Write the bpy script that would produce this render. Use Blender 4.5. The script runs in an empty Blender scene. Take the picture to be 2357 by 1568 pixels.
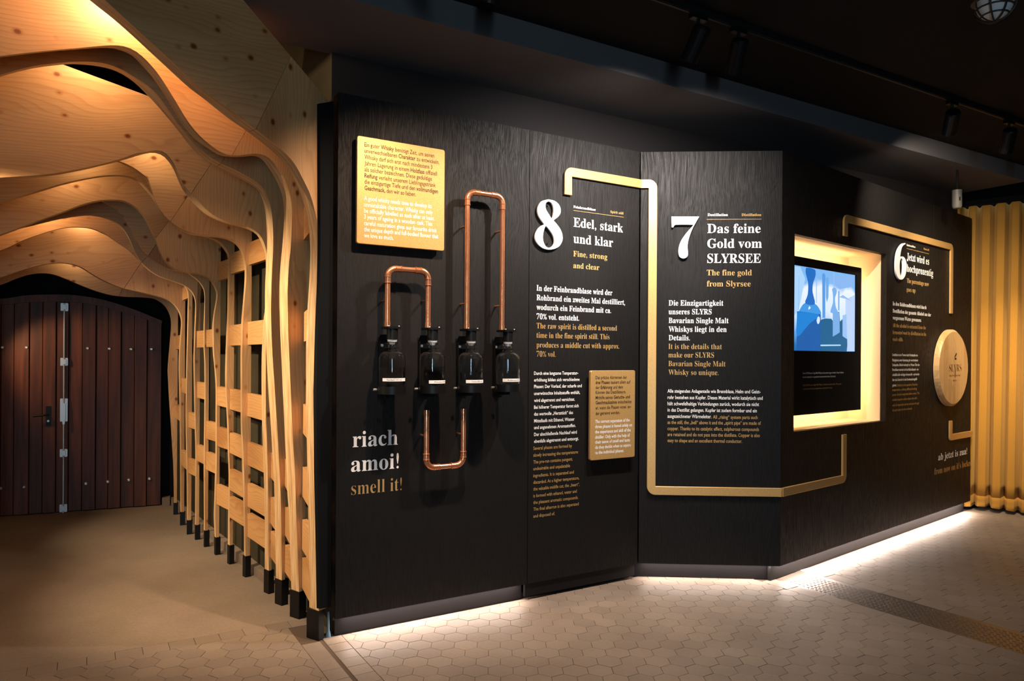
import bpy, bmesh, math, random
from mathutils import Vector, Matrix
random.seed(7)
PI = math.pi
scene = bpy.context.scene
COL = scene.collection

# ------------------------------------------------------------------ camera
CAM_H, FPX, Y0, ROLL = 1.45, 1660.0, 822.0, 0.006
cam = bpy.data.cameras.new('camera')
cam.sensor_width = 36.0
cam.lens = FPX * 36.0 / 2357.0
cam.shift_y = (Y0 - 784.0) / 2357.0
cam.clip_start = 0.02
cam_ob = bpy.data.objects.new('camera', cam)
COL.objects.link(cam_ob)
cam_ob.matrix_world = Matrix.Translation((0, 0, CAM_H)) @ Matrix.Rotation(PI / 2, 4, 'X') @ Matrix.Rotation(ROLL, 4, 'Z')
scene.camera = cam_ob

# ------------------------------------------------------------------ world, exposure
world = bpy.data.worlds.new('world')
scene.world = world
world.use_nodes = True
world.node_tree.nodes['Background'].inputs[0].default_value = (1.0, 0.86, 0.75, 1)
world.node_tree.nodes['Background'].inputs[1].default_value = 0.006
scene.view_settings.view_transform = 'Standard'
scene.view_settings.look = 'None'
scene.view_settings.gamma = 1.0
scene.view_settings.use_curve_mapping = False
scene.view_settings.exposure = 0.0

# ------------------------------------------------------------------ pixel -> place helpers
CR, SR = math.cos(ROLL), math.sin(ROLL)
def ray(px, py):
    xc = (px - 1178.5) / FPX
    yc = (Y0 - py) / FPX
    return Vector((xc * CR - yc * SR, 1.0, xc * SR + yc * CR))
EYE = Vector((0, 0, CAM_H))
def at_z(px, py, z=0.0):
    d = ray(px, py)
    return EYE + d * ((z - CAM_H) / d.z)

class Frame:
    """vertical plane: origin on the ground, u along it, n out of it."""
    def __init__(s, o, u):
        s.o = Vector((o[0], o[1], 0))
        s.u = Vector((u[0], u[1], 0)).normalized()
        s.n = Vector((s.u.y, -s.u.x, 0))
    def P(s, u, z, off=0.0):
        return s.o + s.u * u + s.n * off + Vector((0, 0, z))
    def uz(s, px, py, off=0.0):
        d = ray(px, py)
        t = (s.o + s.n * off - EYE).dot(s.n) / d.dot(s.n)
        p = EYE + d * t
        return (p - s.o).dot(s.u), p.z
    def matrix(s, u, z, off):
        p = s.P(u, z, off)
        return Matrix(((s.u.x, 0, s.n.x, p.x), (s.u.y, 0, s.n.y, p.y), (0, 1, 0, p.z), (0, 0, 0, 1)))

# ------------------------------------------------------------------ materials
MATS = {}
def mat(name, color=(0.8, 0.8, 0.8), rough=0.5, metal=0.0, spec=0.5, build=None, emit=None, emit_s=0.0, trans=0.0, ior=1.45, coat=0.0):
    if name in MATS:
        return MATS[name]
    m = bpy.data.materials.new(name)
    m.use_nodes = True
    nt = m.node_tree
    b = nt.nodes['Principled BSDF']
    b.inputs['Base Color'].default_value = (*color, 1)
    b.inputs['Roughness'].default_value = rough
    b.inputs['Metallic'].default_value = metal
    b.inputs['Specular IOR Level'].default_value = spec
    b.inputs['IOR'].default_value = ior
    b.inputs['Transmission Weight'].default_value = trans
    b.inputs['Coat Weight'].default_value = coat
    if emit:
        b.inputs['Emission Color'].default_value = (*emit, 1)
        b.inputs['Emission Strength'].default_value = emit_s
    if build:
        build(nt, b)
    MATS[name] = m
    return m

def N(nt, kind, **kw):
    n = nt.nodes.new(kind)
    for k, v in kw.items():
        if k in n.inputs.keys():
            n.inputs[k].default_value = v
        else:
            setattr(n, k, v)
    return n

def ramp(nt, fac, stops):
    r = N(nt, 'ShaderNodeValToRGB')
    e = r.color_ramp.elements
    while len(e) > 1:
        e.remove(e[-1])
    e[0].position, e[0].color = stops[0][0], (*stops[0][1], 1)
    for p, c in stops[1:]:
        x = e.new(p)
        x.color = (*c, 1)
    nt.links.new(fac, r.inputs['Fac'])
    return r

def mixc(nt, a, b, fac, mode='MIX'):
    m = N(nt, 'ShaderNodeMix', data_type='RGBA', blend_type=mode)
    L = nt.links
    for sock, v in ((m.inputs[0], fac), (m.inputs[6], a), (m.inputs[7], b)):
        if hasattr(v, 'links'):
            L.new(v, sock)
        else:
            sock.default_value = v if not isinstance(v, tuple) else (*v, 1)
    return m.outputs[2]

def spruce(light, dark, grain_axis, rot=0.0, knots=True, rough=0.55):
    """softwood board: fine year-ring lines along local x or z, broad tone drift, small brown knots"""
    def build(nt, b):
        L = nt.links
        tc = N(nt, 'ShaderNodeTexCoord')
        info = N(nt, 'ShaderNodeObjectInfo')
        add = N(nt, 'ShaderNodeVectorMath', operation='ADD')
        sc = N(nt, 'ShaderNodeVectorMath', operation='SCALE')
        L.new(info.outputs['Random'], sc.inputs[0])
        sc.inputs[3].default_value = 37.0
        L.new(tc.outputs['Object'], add.inputs[0])
        L.new(sc.outputs[0], add.inputs[1])
        mp = N(nt, 'ShaderNodeMapping')
        L.new(add.outputs[0], mp.inputs['Vector'])
        mp.inputs['Rotation'].default_value = (0, rot, 0)
        X = grain_axis == 'X'
        # slow drift that bends the rings
        mw = N(nt, 'ShaderNodeMapping')
        L.new(mp.outputs[0], mw.inputs['Vector'])
        mw.inputs['Scale'].default_value = (0.9, 2.5, 3.2) if X else (3.2, 2.5, 0.9)
        warp = N(nt, 'ShaderNodeTexNoise', Scale=1.0, Detail=2.0, Roughness=0.45)
        L.new(mw.outputs[0], warp.inputs['Vector'])
        # rings: sine of (distance across the grain + drift)
        sep = N(nt, 'ShaderNodeSeparateXYZ')
        L.new(mp.outputs[0], sep.inputs[0])
        ma = N(nt, 'ShaderNodeMath', operation='MULTIPLY_ADD')
        L.new(sep.outputs['Z' if X else 'X'], ma.inputs[0]); ma.inputs[1].default_value = 46.0
        mb = N(nt, 'ShaderNodeMath', operation='MULTIPLY')
        L.new(warp.outputs[0], mb.inputs[0]); mb.inputs[1].default_value = 20.0
        L.new(mb.outputs[0], ma.inputs[2])
        sn = N(nt, 'ShaderNodeMath', operation='FRACT')
        L.new(ma.outputs[0], sn.inputs[0])
        ring = ramp(nt, sn.outputs[0], [(0.0, (1, 1, 1)), (0.55, (0.97, 0.95, 0.92)), (0.90, (0.80, 0.70, 0.60)), (0.97, (0.84, 0.76, 0.68)), (1.0, (1, 1, 1))])
        mf = N(nt, 'ShaderNodeMapping')
        L.new(mp.outputs[0], mf.inputs['Vector'])
        mf.inputs['Scale'].default_value = (5, 120, 150) if X else (150, 120, 5)
        fine = N(nt, 'ShaderNodeTexNoise', Scale=1.0, Detail=3.0)
        L.new(mf.outputs[0], fine.inputs['Vector'])
        c1 = ramp(nt, warp.outputs[0], [(0.30, dark), (0.50, light), (0.75, tuple(min(1, x * 1.10) for x in light))])
        col = mixc(nt, c1.outputs[0], ring.outputs[0], 0.62, 'MULTIPLY')
        f2 = ramp(nt, fine.outputs[0], [(0.35, (0.88, 0.85, 0.82)), (0.6, (1, 1, 1))])
        col = mixc(nt, col, f2.outputs[0], 0.6, 'MULTIPLY')
        if knots:
            mk = N(nt, 'ShaderNodeMapping')
            L.new(mp.outputs[0], mk.inputs['Vector'])
            mk.inputs['Scale'].default_value = (7.5, 5.0, 10.5) if X else (10.5, 5.0, 7.5)
            v = N(nt, 'ShaderNodeTexVoronoi', Scale=1.0, Randomness=1.0)
            L.new(mk.outputs[0], v.inputs['Vector'])
            k = ramp(nt, v.outputs['Distance'], [(0.0, (0.22, 0.085, 0.03)), (0.060, (0.34, 0.15, 0.06)), (0.10, (0.46, 0.25, 0.12)), (0.125, (0.80, 0.68, 0.55)), (0.20, (1, 1, 1))])
            col = mixc(nt, col, k.outputs[0], 1.0, 'MULTIPLY')
        L.new(col, b.inputs['Base Color'])
        bp = N(nt, 'ShaderNodeBump', Strength=0.08, Distance=0.003)
        L.new(fine.outputs[0], bp.inputs['Height'])
        L.new(bp.outputs[0], b.inputs['Normal'])
    return build

LT, DK = (0.60, 0.348, 0.155), (0.41, 0.200, 0.074)
M_ROOF = mat('spruce_grain_lengthwise', rough=0.5, build=spruce(LT, DK, 'X', rot=0.16))
M_SIDE = mat('spruce_grain_upright', rough=0.5, build=spruce((0.60, 0.35, 0.155), (0.42, 0.21, 0.08), 'Z'))
M_BATTEN = mat('spruce_batten', rough=0.55, build=spruce((0.68, 0.38, 0.15), (0.46, 0.22, 0.075), 'X', knots=False))
def lam(nt, b):
    L = nt.links
    tc = N(nt, 'ShaderNodeTexCoord')
    mp = N(nt, 'ShaderNodeMapping')
    mp.inputs['Scale'].default_value = (5, 70, 5)
    L.new(tc.outputs['Object'], mp.inputs['Vector'])
    n = N(nt, 'ShaderNodeTexNoise', Scale=1.0, Detail=4.0)
    L.new(mp.outputs[0], n.inputs['Vector'])
    c = ramp(nt, n.outputs[0], [(0.35, (0.52, 0.30, 0.14)), (0.55, (0.72, 0.47, 0.23)), (0.7, (0.78, 0.54, 0.28))])
    L.new(c.outputs[0], b.inputs['Base Color'])
M_EDGE = mat('layered_spruce_edge', rough=0.55, build=lam)

def stained(nt, b):
    """black stained oak veneer with open upright grain"""
    L = nt.links
    tc = N(nt, 'ShaderNodeTexCoord')
    mp = N(nt, 'ShaderNodeMapping')
    mp.inputs['Scale'].default_value = (52, 52, 1.1)
    L.new(tc.outputs['Object'], mp.inputs['Vector'])
    w = N(nt, 'ShaderNodeTexNoise', Scale=1.5, Detail=1.5)
    L.new(tc.outputs['Object'], w.inputs['Vector'])
    ad = N(nt, 'ShaderNodeVectorMath', operation='MULTIPLY_ADD')
    L.new(w.outputs['Color'], ad.inputs[0])
    ad.inputs[1].default_value = (7.0, 7.0, 0.4)
    L.new(mp.outputs[0], ad.inputs[2])
    n = N(nt, 'ShaderNodeTexNoise', Scale=4.2, Detail=8.0, Roughness=0.68, Distortion=0.3)
    L.new(ad.outputs[0], n.inputs['Vector'])
    c = ramp(nt, n.outputs[0], [(0.40, (0.0012, 0.0010, 0.0010)), (0.52, (0.0054, 0.0047, 0.0044)), (0.75, (0.0090, 0.0078, 0.0072))])
    L.new(c.outputs[0], b.inputs['Base Color'])
    bp = N(nt, 'ShaderNodeBump', Strength=0.55, Distance=0.0035)
    L.new(n.outputs[0], bp.inputs['Height'])
    L.new(bp.outputs[0], b.inputs['Normal'])
    r = ramp(nt, n.outputs[0], [(0.40, (0.75, 0.75, 0.75)), (0.6, (0.46, 0.46, 0.46))])
    L.new(r.outputs[0], b.inputs['Roughness'])
M_STAIN = mat('black_stained_oak', rough=0.5, spec=0.34, build=stained)
M_BLACK = mat('matt_black_paint', (0.006, 0.006, 0.0065), 0.8, spec=0.15)
M_FASCIA = mat('dark_grey_board', (0.015, 0.013, 0.0137), 0.7, spec=0.22)
M_SKIRT = mat('black_satin_skirting', (0.0065, 0.0055, 0.0058), 0.55, spec=0.25)
def plaster(nt, b):
    L = nt.links
    tc = N(nt, 'ShaderNodeTexCoord')
    n = N(nt, 'ShaderNodeTexNoise', Scale=3.0, Detail=6.0)
    L.new(tc.outputs['Object'], n.inputs['Vector'])
    c = ramp(nt, n.outputs[0], [(0.3, (0.040, 0.034, 0.019)), (0.7, (0.056, 0.048, 0.028))])
    L.new(c.outputs[0], b.inputs['Base Color'])
    bp = N(nt, 'ShaderNodeBump', Strength=0.15, Distance=0.004)
    L.new(n.outputs[0], bp.inputs['Height'])
    L.new(bp.outputs[0], b.inputs['Normal'])
M_OLIVE = mat('olive_plaster', rough=0.85, spec=0.2, build=plaster)
M_STEEL_BLK = mat('black_powder_steel', (0.0035, 0.0035, 0.004), 0.45, spec=0.32)
M_ZINC = mat('galvanised_steel', (0.55, 0.55, 0.53), 0.4, 0.8)
M_WHITE = mat('white_vinyl', (0.86, 0.85, 0.83), 0.5)
M_NUM = mat('white_lacquer', (0.88, 0.87, 0.85), 0.45)
def brushed(nt, b):
    L = nt.links
    tc = N(nt, 'ShaderNodeTexCoord')
    n = N(nt, 'ShaderNodeTexNoise', Scale=220.0, Detail=2.0)
    L.new(tc.outputs['Object'], n.inputs['Vector'])
    c = ramp(nt, n.outputs[0], [(0.35, (0.60, 0.350, 0.118)), (0.65, (0.72, 0.440, 0.165))])
    L.new(c.outputs[0], b.inputs['Base Color'])
M_GOLD = mat('gold_anodised_sheet', rough=0.42, metal=0.45, build=brushed)
M_GOLDTXT = mat('gold_vinyl', (0.56, 0.345, 0.125), 0.45, 0.25)
M_INK = mat('dark_brown_ink', (0.035, 0.016, 0.006), 0.6)
def copper(nt, b):
    L = nt.links
    tc = N(nt, 'ShaderNodeTexCoord')
    n = N(nt, 'ShaderNodeTexNoise', Scale=14.0, Detail=4.0)
    L.new(tc.outputs['Object'], n.inputs['Vector'])
    c = ramp(nt, n.outputs[0], [(0.3, (0.90, 0.38, 0.19)), (0.7, (0.94, 0.43, 0.23))])
    L.new(c.outputs[0], b.inputs['Base Color'])
    r = ramp(nt, n.outputs[0], [(0.3, (0.21, 0.21, 0.21)), (0.7, (0.26, 0.26, 0.26))])
    L.new(r.outputs[0], b.inputs['Roughness'])
M_COPPER = mat('polished_copper', rough=0.28, metal=0.85, build=copper)
M_GLASS = mat('clear_glass', (0.97, 0.99, 0.99), 0.02, trans=1.0, ior=1.46)
M_LIQ = mat('clear_spirit', (0.90, 0.95, 0.95), 0.0, trans=1.0, ior=1.34)
M_FROST = mat('frosted_glass', (0.82, 0.81, 0.78), 0.5, trans=0.2)
def tile(nt, b):
    L = nt.links
    tc = N(nt, 'ShaderNodeTexCoord')
    info = N(nt, 'ShaderNodeObjectInfo')
    geo = N(nt, 'ShaderNodeNewGeometry')
    n = N(nt, 'ShaderNodeTexNoise', Scale=1.3, Detail=5.0, Roughness=0.6)
    L.new(geo.outputs['Position'], n.inputs['Vector'])
    n2 = N(nt, 'ShaderNodeTexNoise', Scale=70.0, Detail=2.0)
    L.new(geo.outputs['Position'], n2.inputs['Vector'])
    at = N(nt, 'ShaderNodeAttribute', attribute_name='tone')
    c = ramp(nt, n.outputs[0], [(0.3, (0.220, 0.172, 0.134)), (0.7, (0.30, 0.240, 0.190))])
    c2 = ramp(nt, n2.outputs[0], [(0.35, (0.86, 0.86, 0.86)), (0.65, (1, 1, 1))])
    col = mixc(nt, c.outputs[0], c2.outputs[0], 0.6, 'MULTIPLY')
    t = ramp(nt, at.outputs['Fac'], [(0.0, (0.89, 0.88, 0.88)), (1.0, (1.03, 1.02, 1.0))])
    col = mixc(nt, col, t.outputs[0], 1.0, 'MULTIPLY')
    L.new(col, b.inputs['Base Color'])
    bp = N(nt, 'ShaderNodeBump', Strength=0.08, Distance=0.002)
    L.new(n2.outputs[0], bp.inputs['Height'])
    L.new(bp.outputs[0], b.inputs['Normal'])
    r = ramp(nt, n.outputs[0], [(0.3, (0.42, 0.42, 0.42)), (0.7, (0.6, 0.6, 0.6))])
    L.new(r.outputs[0], b.inputs['Roughness'])
M_TILE = mat('sand_coloured_cement_tile', rough=0.5, spec=0.4, build=tile)
M_GROUT = mat('brown_grout', (0.105, 0.076, 0.055), 0.9, spec=0.1)
def conc(nt, b):
    L = nt.links
    tc = N(nt, 'ShaderNodeNewGeometry')
    n = N(nt, 'ShaderNodeTexNoise', Scale=1.1, Detail=7.0, Roughness=0.6)
    L.new(tc.outputs['Position'], n.inputs['Vector'])
    n2 = N(nt, 'ShaderNodeTexNoise', Scale=60.0, Detail=3.0)
    L.new(tc.outputs['Position'], n2.inputs['Vector'])
    c = ramp(nt, n.outputs[0], [(0.3, (0.21, 0.162, 0.120)), (0.7, (0.30, 0.236, 0.180))])
    c2 = ramp(nt, n2.outputs[0], [(0.35, (0.8, 0.8, 0.8)), (0.65, (1, 1, 1))])
    L.new(mixc(nt, c.outputs[0], c2.outputs[0], 0.6, 'MULTIPLY'), b.inputs['Base Color'])
    bp = N(nt, 'ShaderNodeBump', Strength=0.2, Distance=0.003)
    L.new(n2.outputs[0], bp.inputs['Height'])
    L.new(bp.outputs[0], b.inputs['Normal'])
M_CONC = mat('dusty_cement_floor', rough=0.75, spec=0.25, build=conc)
M_TREAD = mat('worn_tread_plate', (0.20, 0.165, 0.135), 0.38, 0.75)
def doorwood(nt, b):
    L = nt.links
    tc = N(nt, 'ShaderNodeTexCoord')
    info = N(nt, 'ShaderNodeObjectInfo')
    sc = N(nt, 'ShaderNodeVectorMath', operation='SCALE')
    L.new(info.outputs['Random'], sc.inputs[0]); sc.inputs[3].default_value = 50.0
    add = N(nt, 'ShaderNodeVectorMath', operation='ADD')
    L.new(tc.outputs['Object'], add.inputs[0]); L.new(sc.outputs[0], add.inputs[1])
    mp = N(nt, 'ShaderNodeMapping'); mp.inputs['Scale'].default_value = (16, 16, 1.0)
    L.new(add.outputs[0], mp.inputs['Vector'])
    n = N(nt, 'ShaderNodeTexNoise', Scale=1.6, Detail=6.0)
    L.new(mp.outputs[0], n.inputs['Vector'])
    c = ramp(nt, n.outputs[0], [(0.3, (0.050, 0.012, 0.003)), (0.6, (0.130, 0.034, 0.008)), (0.8, (0.175, 0.052, 0.013))])
    t = ramp(nt, info.outputs['Random'], [(0, (0.7, 0.7, 0.7)), (1, (1.1, 1.1, 1.1))])
    L.new(mixc(nt, c.outputs[0], t.outputs[0], 1.0, 'MULTIPLY'), b.inputs['Base Color'])
    bp = N(nt, 'ShaderNodeBump', Strength=0.3, Distance=0.004)
    L.new(n.outputs[0], bp.inputs['Height']); L.new(bp.outputs[0], b.inputs['Normal'])
M_DOOR = mat('red_brown_stained_planks', rough=0.5, build=doorwood)
def velvet(nt, b):
    L = nt.links
    tc = N(nt, 'ShaderNodeTexCoord')
    n = N(nt, 'ShaderNodeTexNoise', Scale=160.0, Detail=2.0)
    L.new(tc.outputs['Object'], n.inputs['Vector'])
    c = ramp(nt, n.outputs[0], [(0.3, (0.42, 0.205, 0.034)), (0.7, (0.47, 0.234, 0.042))])
    L.new(c.outputs[0], b.inputs['Base Color'])
    b.inputs['Sheen Weight'].default_value = 0.35
    b.inputs['Sheen Tint'].default_value = (1.0, 0.75, 0.3, 1)
    bp = N(nt, 'ShaderNodeBump', Strength=0.15, Distance=0.002)
    L.new(n.outputs[0], bp.inputs['Height']); L.new(bp.outputs[0], b.inputs['Normal'])
M_VELVET = mat('mustard_velvet', rough=0.85, spec=0.15, build=velvet)
M_NICHE = mat('warm_white_lacquer', (0.82, 0.68, 0.48), 0.5)
M_SENSOR = mat('grey_plastic', (0.10, 0.098, 0.09), 0.5)
M_CAGE = mat('dark_grey_cast_metal', (0.03, 0.026, 0.022), 0.5, 0.4)
M_LEDW = mat('white_led_strip', (1, 1, 1), 0.5, emit=(1.0, 0.86, 0.78), emit_s=6.0)
M_LEDN = mat('warm_led_strip', (1, 1, 1), 0.5, emit=(1.0, 0.62, 0.25), emit_s=14.0)
M_LENS = mat('lit_lamp_lens', (1, 1, 1), 0.3, emit=(1.0, 0.95, 0.88), emit_s=4.0)

# ------------------------------------------------------------------ mesh helpers
def tag(o, label=None, cat=None, group=None, kind=None):
    for k, v in (('label', label), ('category', cat), ('group', group), ('kind', kind)):
        if v:
            o[k] = v
    return o

def thing(name, loc, label, cat, group=None, kind=None, parent=None):
    o = bpy.data.objects.new(name, None)
    o.empty_display_size = 0.05
    COL.objects.link(o)
    o.location = loc
    if parent:
        o.parent = parent
        o.location = Vector(loc) - root_loc(parent)
    return tag(o, label, cat, group, kind)

def root_loc(p):
    v = Vector((0, 0, 0))
    while p is not None:
        v = v + Vector(p.location)
        p = p.parent
    return v

def mesh(name, verts, faces, m, parent=None, smooth=False, origin=None, mats=None, fmat=None):
    """world-space verts; parented objects keep translations only"""
    base = root_loc(parent) if parent else Vector((0, 0, 0))
    vs = [Vector(v) for v in verts]
    if origin is None:
        if parent:
            org = base
        else:
            lo = Vector((min(v.x for v in vs), min(v.y for v in vs), min(v.z for v in vs)))
            hi = Vector((max(v.x for v in vs), max(v.y for v in vs), max(v.z for v in vs)))
            org = Vector(((lo.x + hi.x) / 2, (lo.y + hi.y) / 2, lo.z))
    else:
        org = Vector(origin)
    me = bpy.data.meshes.new(name)
    me.from_pydata([v - org for v in vs], [], faces)
    for x in (mats or [m]):
        me.materials.append(x)
    if fmat:
        me.polygons.foreach_set('material_index', fmat)
    me.update()
    bm = bmesh.new(); bm.from_mesh(me)
    bmesh.ops.recalc_face_normals(bm, faces=bm.faces)
    bm.to_mesh(me); bm.free()
    if smooth:
        for p in me.polygons:
            p.use_smooth = True
        me.set_sharp_from_angle(angle=math.radians(40))
    o = bpy.data.objects.new(name, me)
    COL.objects.link(o)
    if parent:
        o.parent = parent
        o.location = org - base
    else:
        o.location = org
    return o

def join(*parts):
    V, F = [], []
    for v, f in parts:
        k = len(V)
        V += list(v)
        F += [tuple(i + k for i in q) for q in f]
    return V, F

BOXF = [(0, 1, 2, 3), (7, 6, 5, 4), (0, 4, 5, 1), (1, 5, 6, 2), (2, 6, 7, 3), (3, 7, 4, 0)]
def fbox(F, u0, u1, z0, z1, o0, o1):
    return [F.P(u0, z0, o0), F.P(u1, z0, o0), F.P(u1, z1, o0), F.P(u0, z1, o0),
            F.P(u0, z0, o1), F.P(u1, z0, o1), F.P(u1, z1, o1), F.P(u0, z1, o1)], BOXF

def prism(F, poly, o0, o1, ch=0.0):
    """polygon in (u,z), extruded from offset o0 to o1, front edge chamfered by ch"""
    n = len(poly)
    V = [F.P(u, z, o0) for u, z in poly]
    V += [F.P(u, z, o1 - ch) for u, z in poly]
    rings = 2
    if ch > 0:
        ins = []
        for i in range(n):
            a, b, c = (Vector(poly[i - 1]), Vector(poly[i]), Vector(poly[(i + 1) % n]))
            d1 = (b - a).normalized(); d2 = (c - b).normalized()
            n1 = Vector((-d1.y, d1.x)); n2 = Vector((-d2.y, d2.x))
            k = n1 + n2
            k = k / max(0.3, k.dot(n1)) if k.length > 1e-6 else n1
            ins.append(b + k * ch)
        V += [F.P(p.x, p.y, o1) for p in ins]
        rings = 3
    Fc = [tuple(range(n))[::-1]]
    for r in range(rings - 1):
        for i in range(n):
            j = (i + 1) % n
            Fc.append((r * n + i, r * n + j, (r + 1) * n + j, (r + 1) * n + i))
    Fc.append(tuple(range((rings - 1) * n, rings * n)))
    return V, Fc

def rrect(u0, u1, z0, z1, r, seg=5):
    pts = []
    for cx, cz, a0 in ((u1 - r, z1 - r, 0), (u0 + r, z1 - r, 90), (u0 + r, z0 + r, 180), (u1 - r, z0 + r, 270)):
        for i in range(seg + 1):
            a = math.radians(a0 + 90 * i / seg)
            pts.append((cx + r * math.cos(a), cz + r * math.sin(a)))
    return pts

def sweep(path, r, seg=14, caps=True, radii=None):
    """tube along world-space points"""
    pts = [Vector(p) for p in path]
    V, Fc = [], []
    up = None
    for i, p in enumerate(pts):
        t = (pts[min(i + 1, len(pts) - 1)] - pts[max(i - 1, 0)]).normalized()
        if up is None:
            up = t.orthogonal().normalized()
        else:
            up = (up - t * up.dot(t)).normalized()
        s = t.cross(up)
        rr = radii[i] if radii else r
        for k in range(seg):
            a = 2 * PI * k / seg
            V.append(p + (up * math.cos(a) + s * math.sin(a)) * rr)
    for i in range(len(pts) - 1):
        for k in range(seg):
            k2 = (k + 1) % seg
            Fc.append((i * seg + k, i * seg + k2, (i + 1) * seg + k2, (i + 1) * seg + k))
    if caps:
        Fc.append(tuple(range(seg))[::-1])
        Fc.append(tuple(range((len(pts) - 1) * seg, len(pts) * seg)))
    return V, Fc

def lathe(c, prof, seg=28, closed=True):
    """profile [(r,z)] spun round the vertical through c"""
    c = Vector(c)
    V, Fc = [], []
    for r, z in prof:
        for k in range(seg):
            a = 2 * PI * k / seg
            V.append(c + Vector((r * math.cos(a), r * math.sin(a), z)))
    for i in range(len(prof) - 1):
        for k in range(seg):
            k2 = (k + 1) % seg
            Fc.append((i * seg + k, i * seg + k2, (i + 1) * seg + k2, (i + 1) * seg + k))
    if closed:
        Fc.append(tuple(range(seg))[::-1])
        Fc.append(tuple(range((len(prof) - 1) * seg, len(prof) * seg)))
    return V, Fc

def crom(pts, n=6):
    """Catmull-Rom through 2-D points"""
    P = [Vector(p) for p in pts]
    P = [P[0] * 2 - P[1]] + P + [P[-1] * 2 - P[-2]]
    out = []
    for i in range(1, len(P) - 2):
        p0, p1, p2, p3 = P[i - 1], P[i], P[i + 1], P[i + 2]
        for k in range(n):
            t = k / n
            out.append(0.5 * ((2 * p1) + (p2 - p0) * t + (2 * p0 - 5 * p1 + 4 * p2 - p3) * t * t + (3 * p1 - p0 - 3 * p2 + p3) * t ** 3))
    out.append(P[-2])
    return out

def curve_mesh(splines, depth, bevel=0.0):
    """closed 2-D outlines (holes allowed) -> (verts, faces) of a slab centred on z=0"""
    cu = bpy.data.curves.new('tmp', 'CURVE')
    cu.dimensions = '2D'
    cu.fill_mode = 'BOTH'
    cu.extrude = depth / 2
    cu.bevel_depth = bevel
    cu.bevel_resolution = 1
    for s in splines:
        sp = cu.splines.new('POLY')
        sp.points.add(len(s) - 1)
        for q, p in zip(sp.points, s):
            q.co = (p[0], p[1], 0, 1)
        sp.use_cyclic_u = True
    ob = bpy.data.objects.new('tmp', cu)
    me = bpy.data.meshes.new_from_object(ob)
    V = [v.co.copy() for v in me.vertices]
    Fc = [tuple(p.vertices) for p in me.polygons]
    bpy.data.objects.remove(ob); bpy.data.curves.remove(cu); bpy.data.meshes.remove(me)
    return V, Fc

# ------------------------------------------------------------------ lettering
def serif(s):
    o = ''
    for ch in s:
        if 'A' <= ch <= 'Z': o += chr(0x1D400 + ord(ch) - 65)
        elif 'a' <= ch <= 'z': o += chr(0x1D41A + ord(ch) - 97)
        elif '0' <= ch <= '9': o += chr(0x1D7CE + ord(ch) - 48)
        else: o += ch
    return o

def run_mesh(s, offset):
    cu = bpy.data.curves.new('tmp', 'FONT')
    cu.body = s
    cu.resolution_u = 2
    cu.offset = offset
    ob = bpy.data.objects.new('tmp', cu)
    me = bpy.data.meshes.new_from_object(ob)
    V = [v.co.copy() for v in me.vertices]
    Fc = [tuple(p.vertices) for p in me.polygons]
    bpy.data.objects.remove(ob); bpy.data.curves.remove(cu); bpy.data.meshes.remove(me)
    return V, Fc

_cap = {}
def cap_height(ser):
    if ser not in _cap:
        V, _ = run_mesh(serif('H') if ser else 'H', 0.0)
        _cap[ser] = max(v.y for v in V)
    return _cap[ser]

def line_mesh(text, ser, off, boldoff):
    """text with **bold** runs, laid on y=0; returns verts, faces, width"""
    V, Fc, x = [], [], 0.0
    for i, run in enumerate(text.split('**')):
        if not run:
            continue
        o = boldoff if i % 2 else off
        v, f = run_mesh(serif(run) if ser else run, o)
        lead = len(run) - len(run.lstrip()); trail = len(run) - len(run.rstrip())
        if v:
            x0 = 0.0
            k = len(V)
            w = max(p.x for p in v)
            V += [Vector((p.x + x - x0, p.y, 0)) for p in v]
            Fc += [tuple(a + k for a in q) for q in f]
            x += w
        x += 0.27 * trail + (0.04 if i >= 0 else 0)
    if not V:
        return V, Fc, 1.0
    lo = min(p.x for p in V)
    V = [Vector((p.x - lo, p.y, 0)) for p in V]
    return V, Fc, max(p.x for p in V)

def text_block(F, off, cap_px, xl, lines, m, parent, ser=False, thin=0.0, bold=0.012, name='lettering'):
    """lines: (baseline y at xl, text, x of the right end) in picture points, put on plane F"""
    AV, AF = [], []
    for ln in lines:
        y, text, xr = ln[:3]
        x0 = ln[3] if len(ln) > 3 else xl
        u0, z0 = F.uz(x0, y, off)
        _, zc = F.uz(x0, y - cap_px, off)
        # right end: same height on the plane, found by a few steps
        yy = y
        for _ in range(6):
            u1, z1 = F.uz(xr, yy, off)
            _, zb = F.uz(xr, yy + 1.0, off)
            yy += (z0 - z1) / (zb - z1)
        u1, _ = F.uz(xr, yy, off)
        v, f, w = line_mesh(text, ser, thin, bold)
        sx = (u1 - u0) / w
        sz = (zc - z0) / cap_height(ser)
        k = len(AV)
        AV += [F.P(u0 + p.x * sx, z0 + p.y * sz, off) for p in v]
        AF += [tuple(a + k for a in q) for q in f]
    return mesh(name, AV, AF, m, parent)

# ------------------------------------------------------------------ the folded panel wall
H = 2.80
T0, T1, T2, T3 = at_z(779, 212, H), at_z(1474, 350, H), at_z(1801, 347, H), at_z(2237, 503, H)
FA = Frame(T0, T1 - T0); LA = (T1 - T0).xy.length
FB = Frame(T1, T2 - T1); LB = (T2 - T1).xy.length
FC = Frame(T2, T3 - T2); LC = (T3 - T2).xy.length
ZB = FA.uz(795, 1422)[1]            # underside of the panels
uA1 = FA.uz(1219.5, 300)[0]

def wall(name):
    return name

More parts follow.
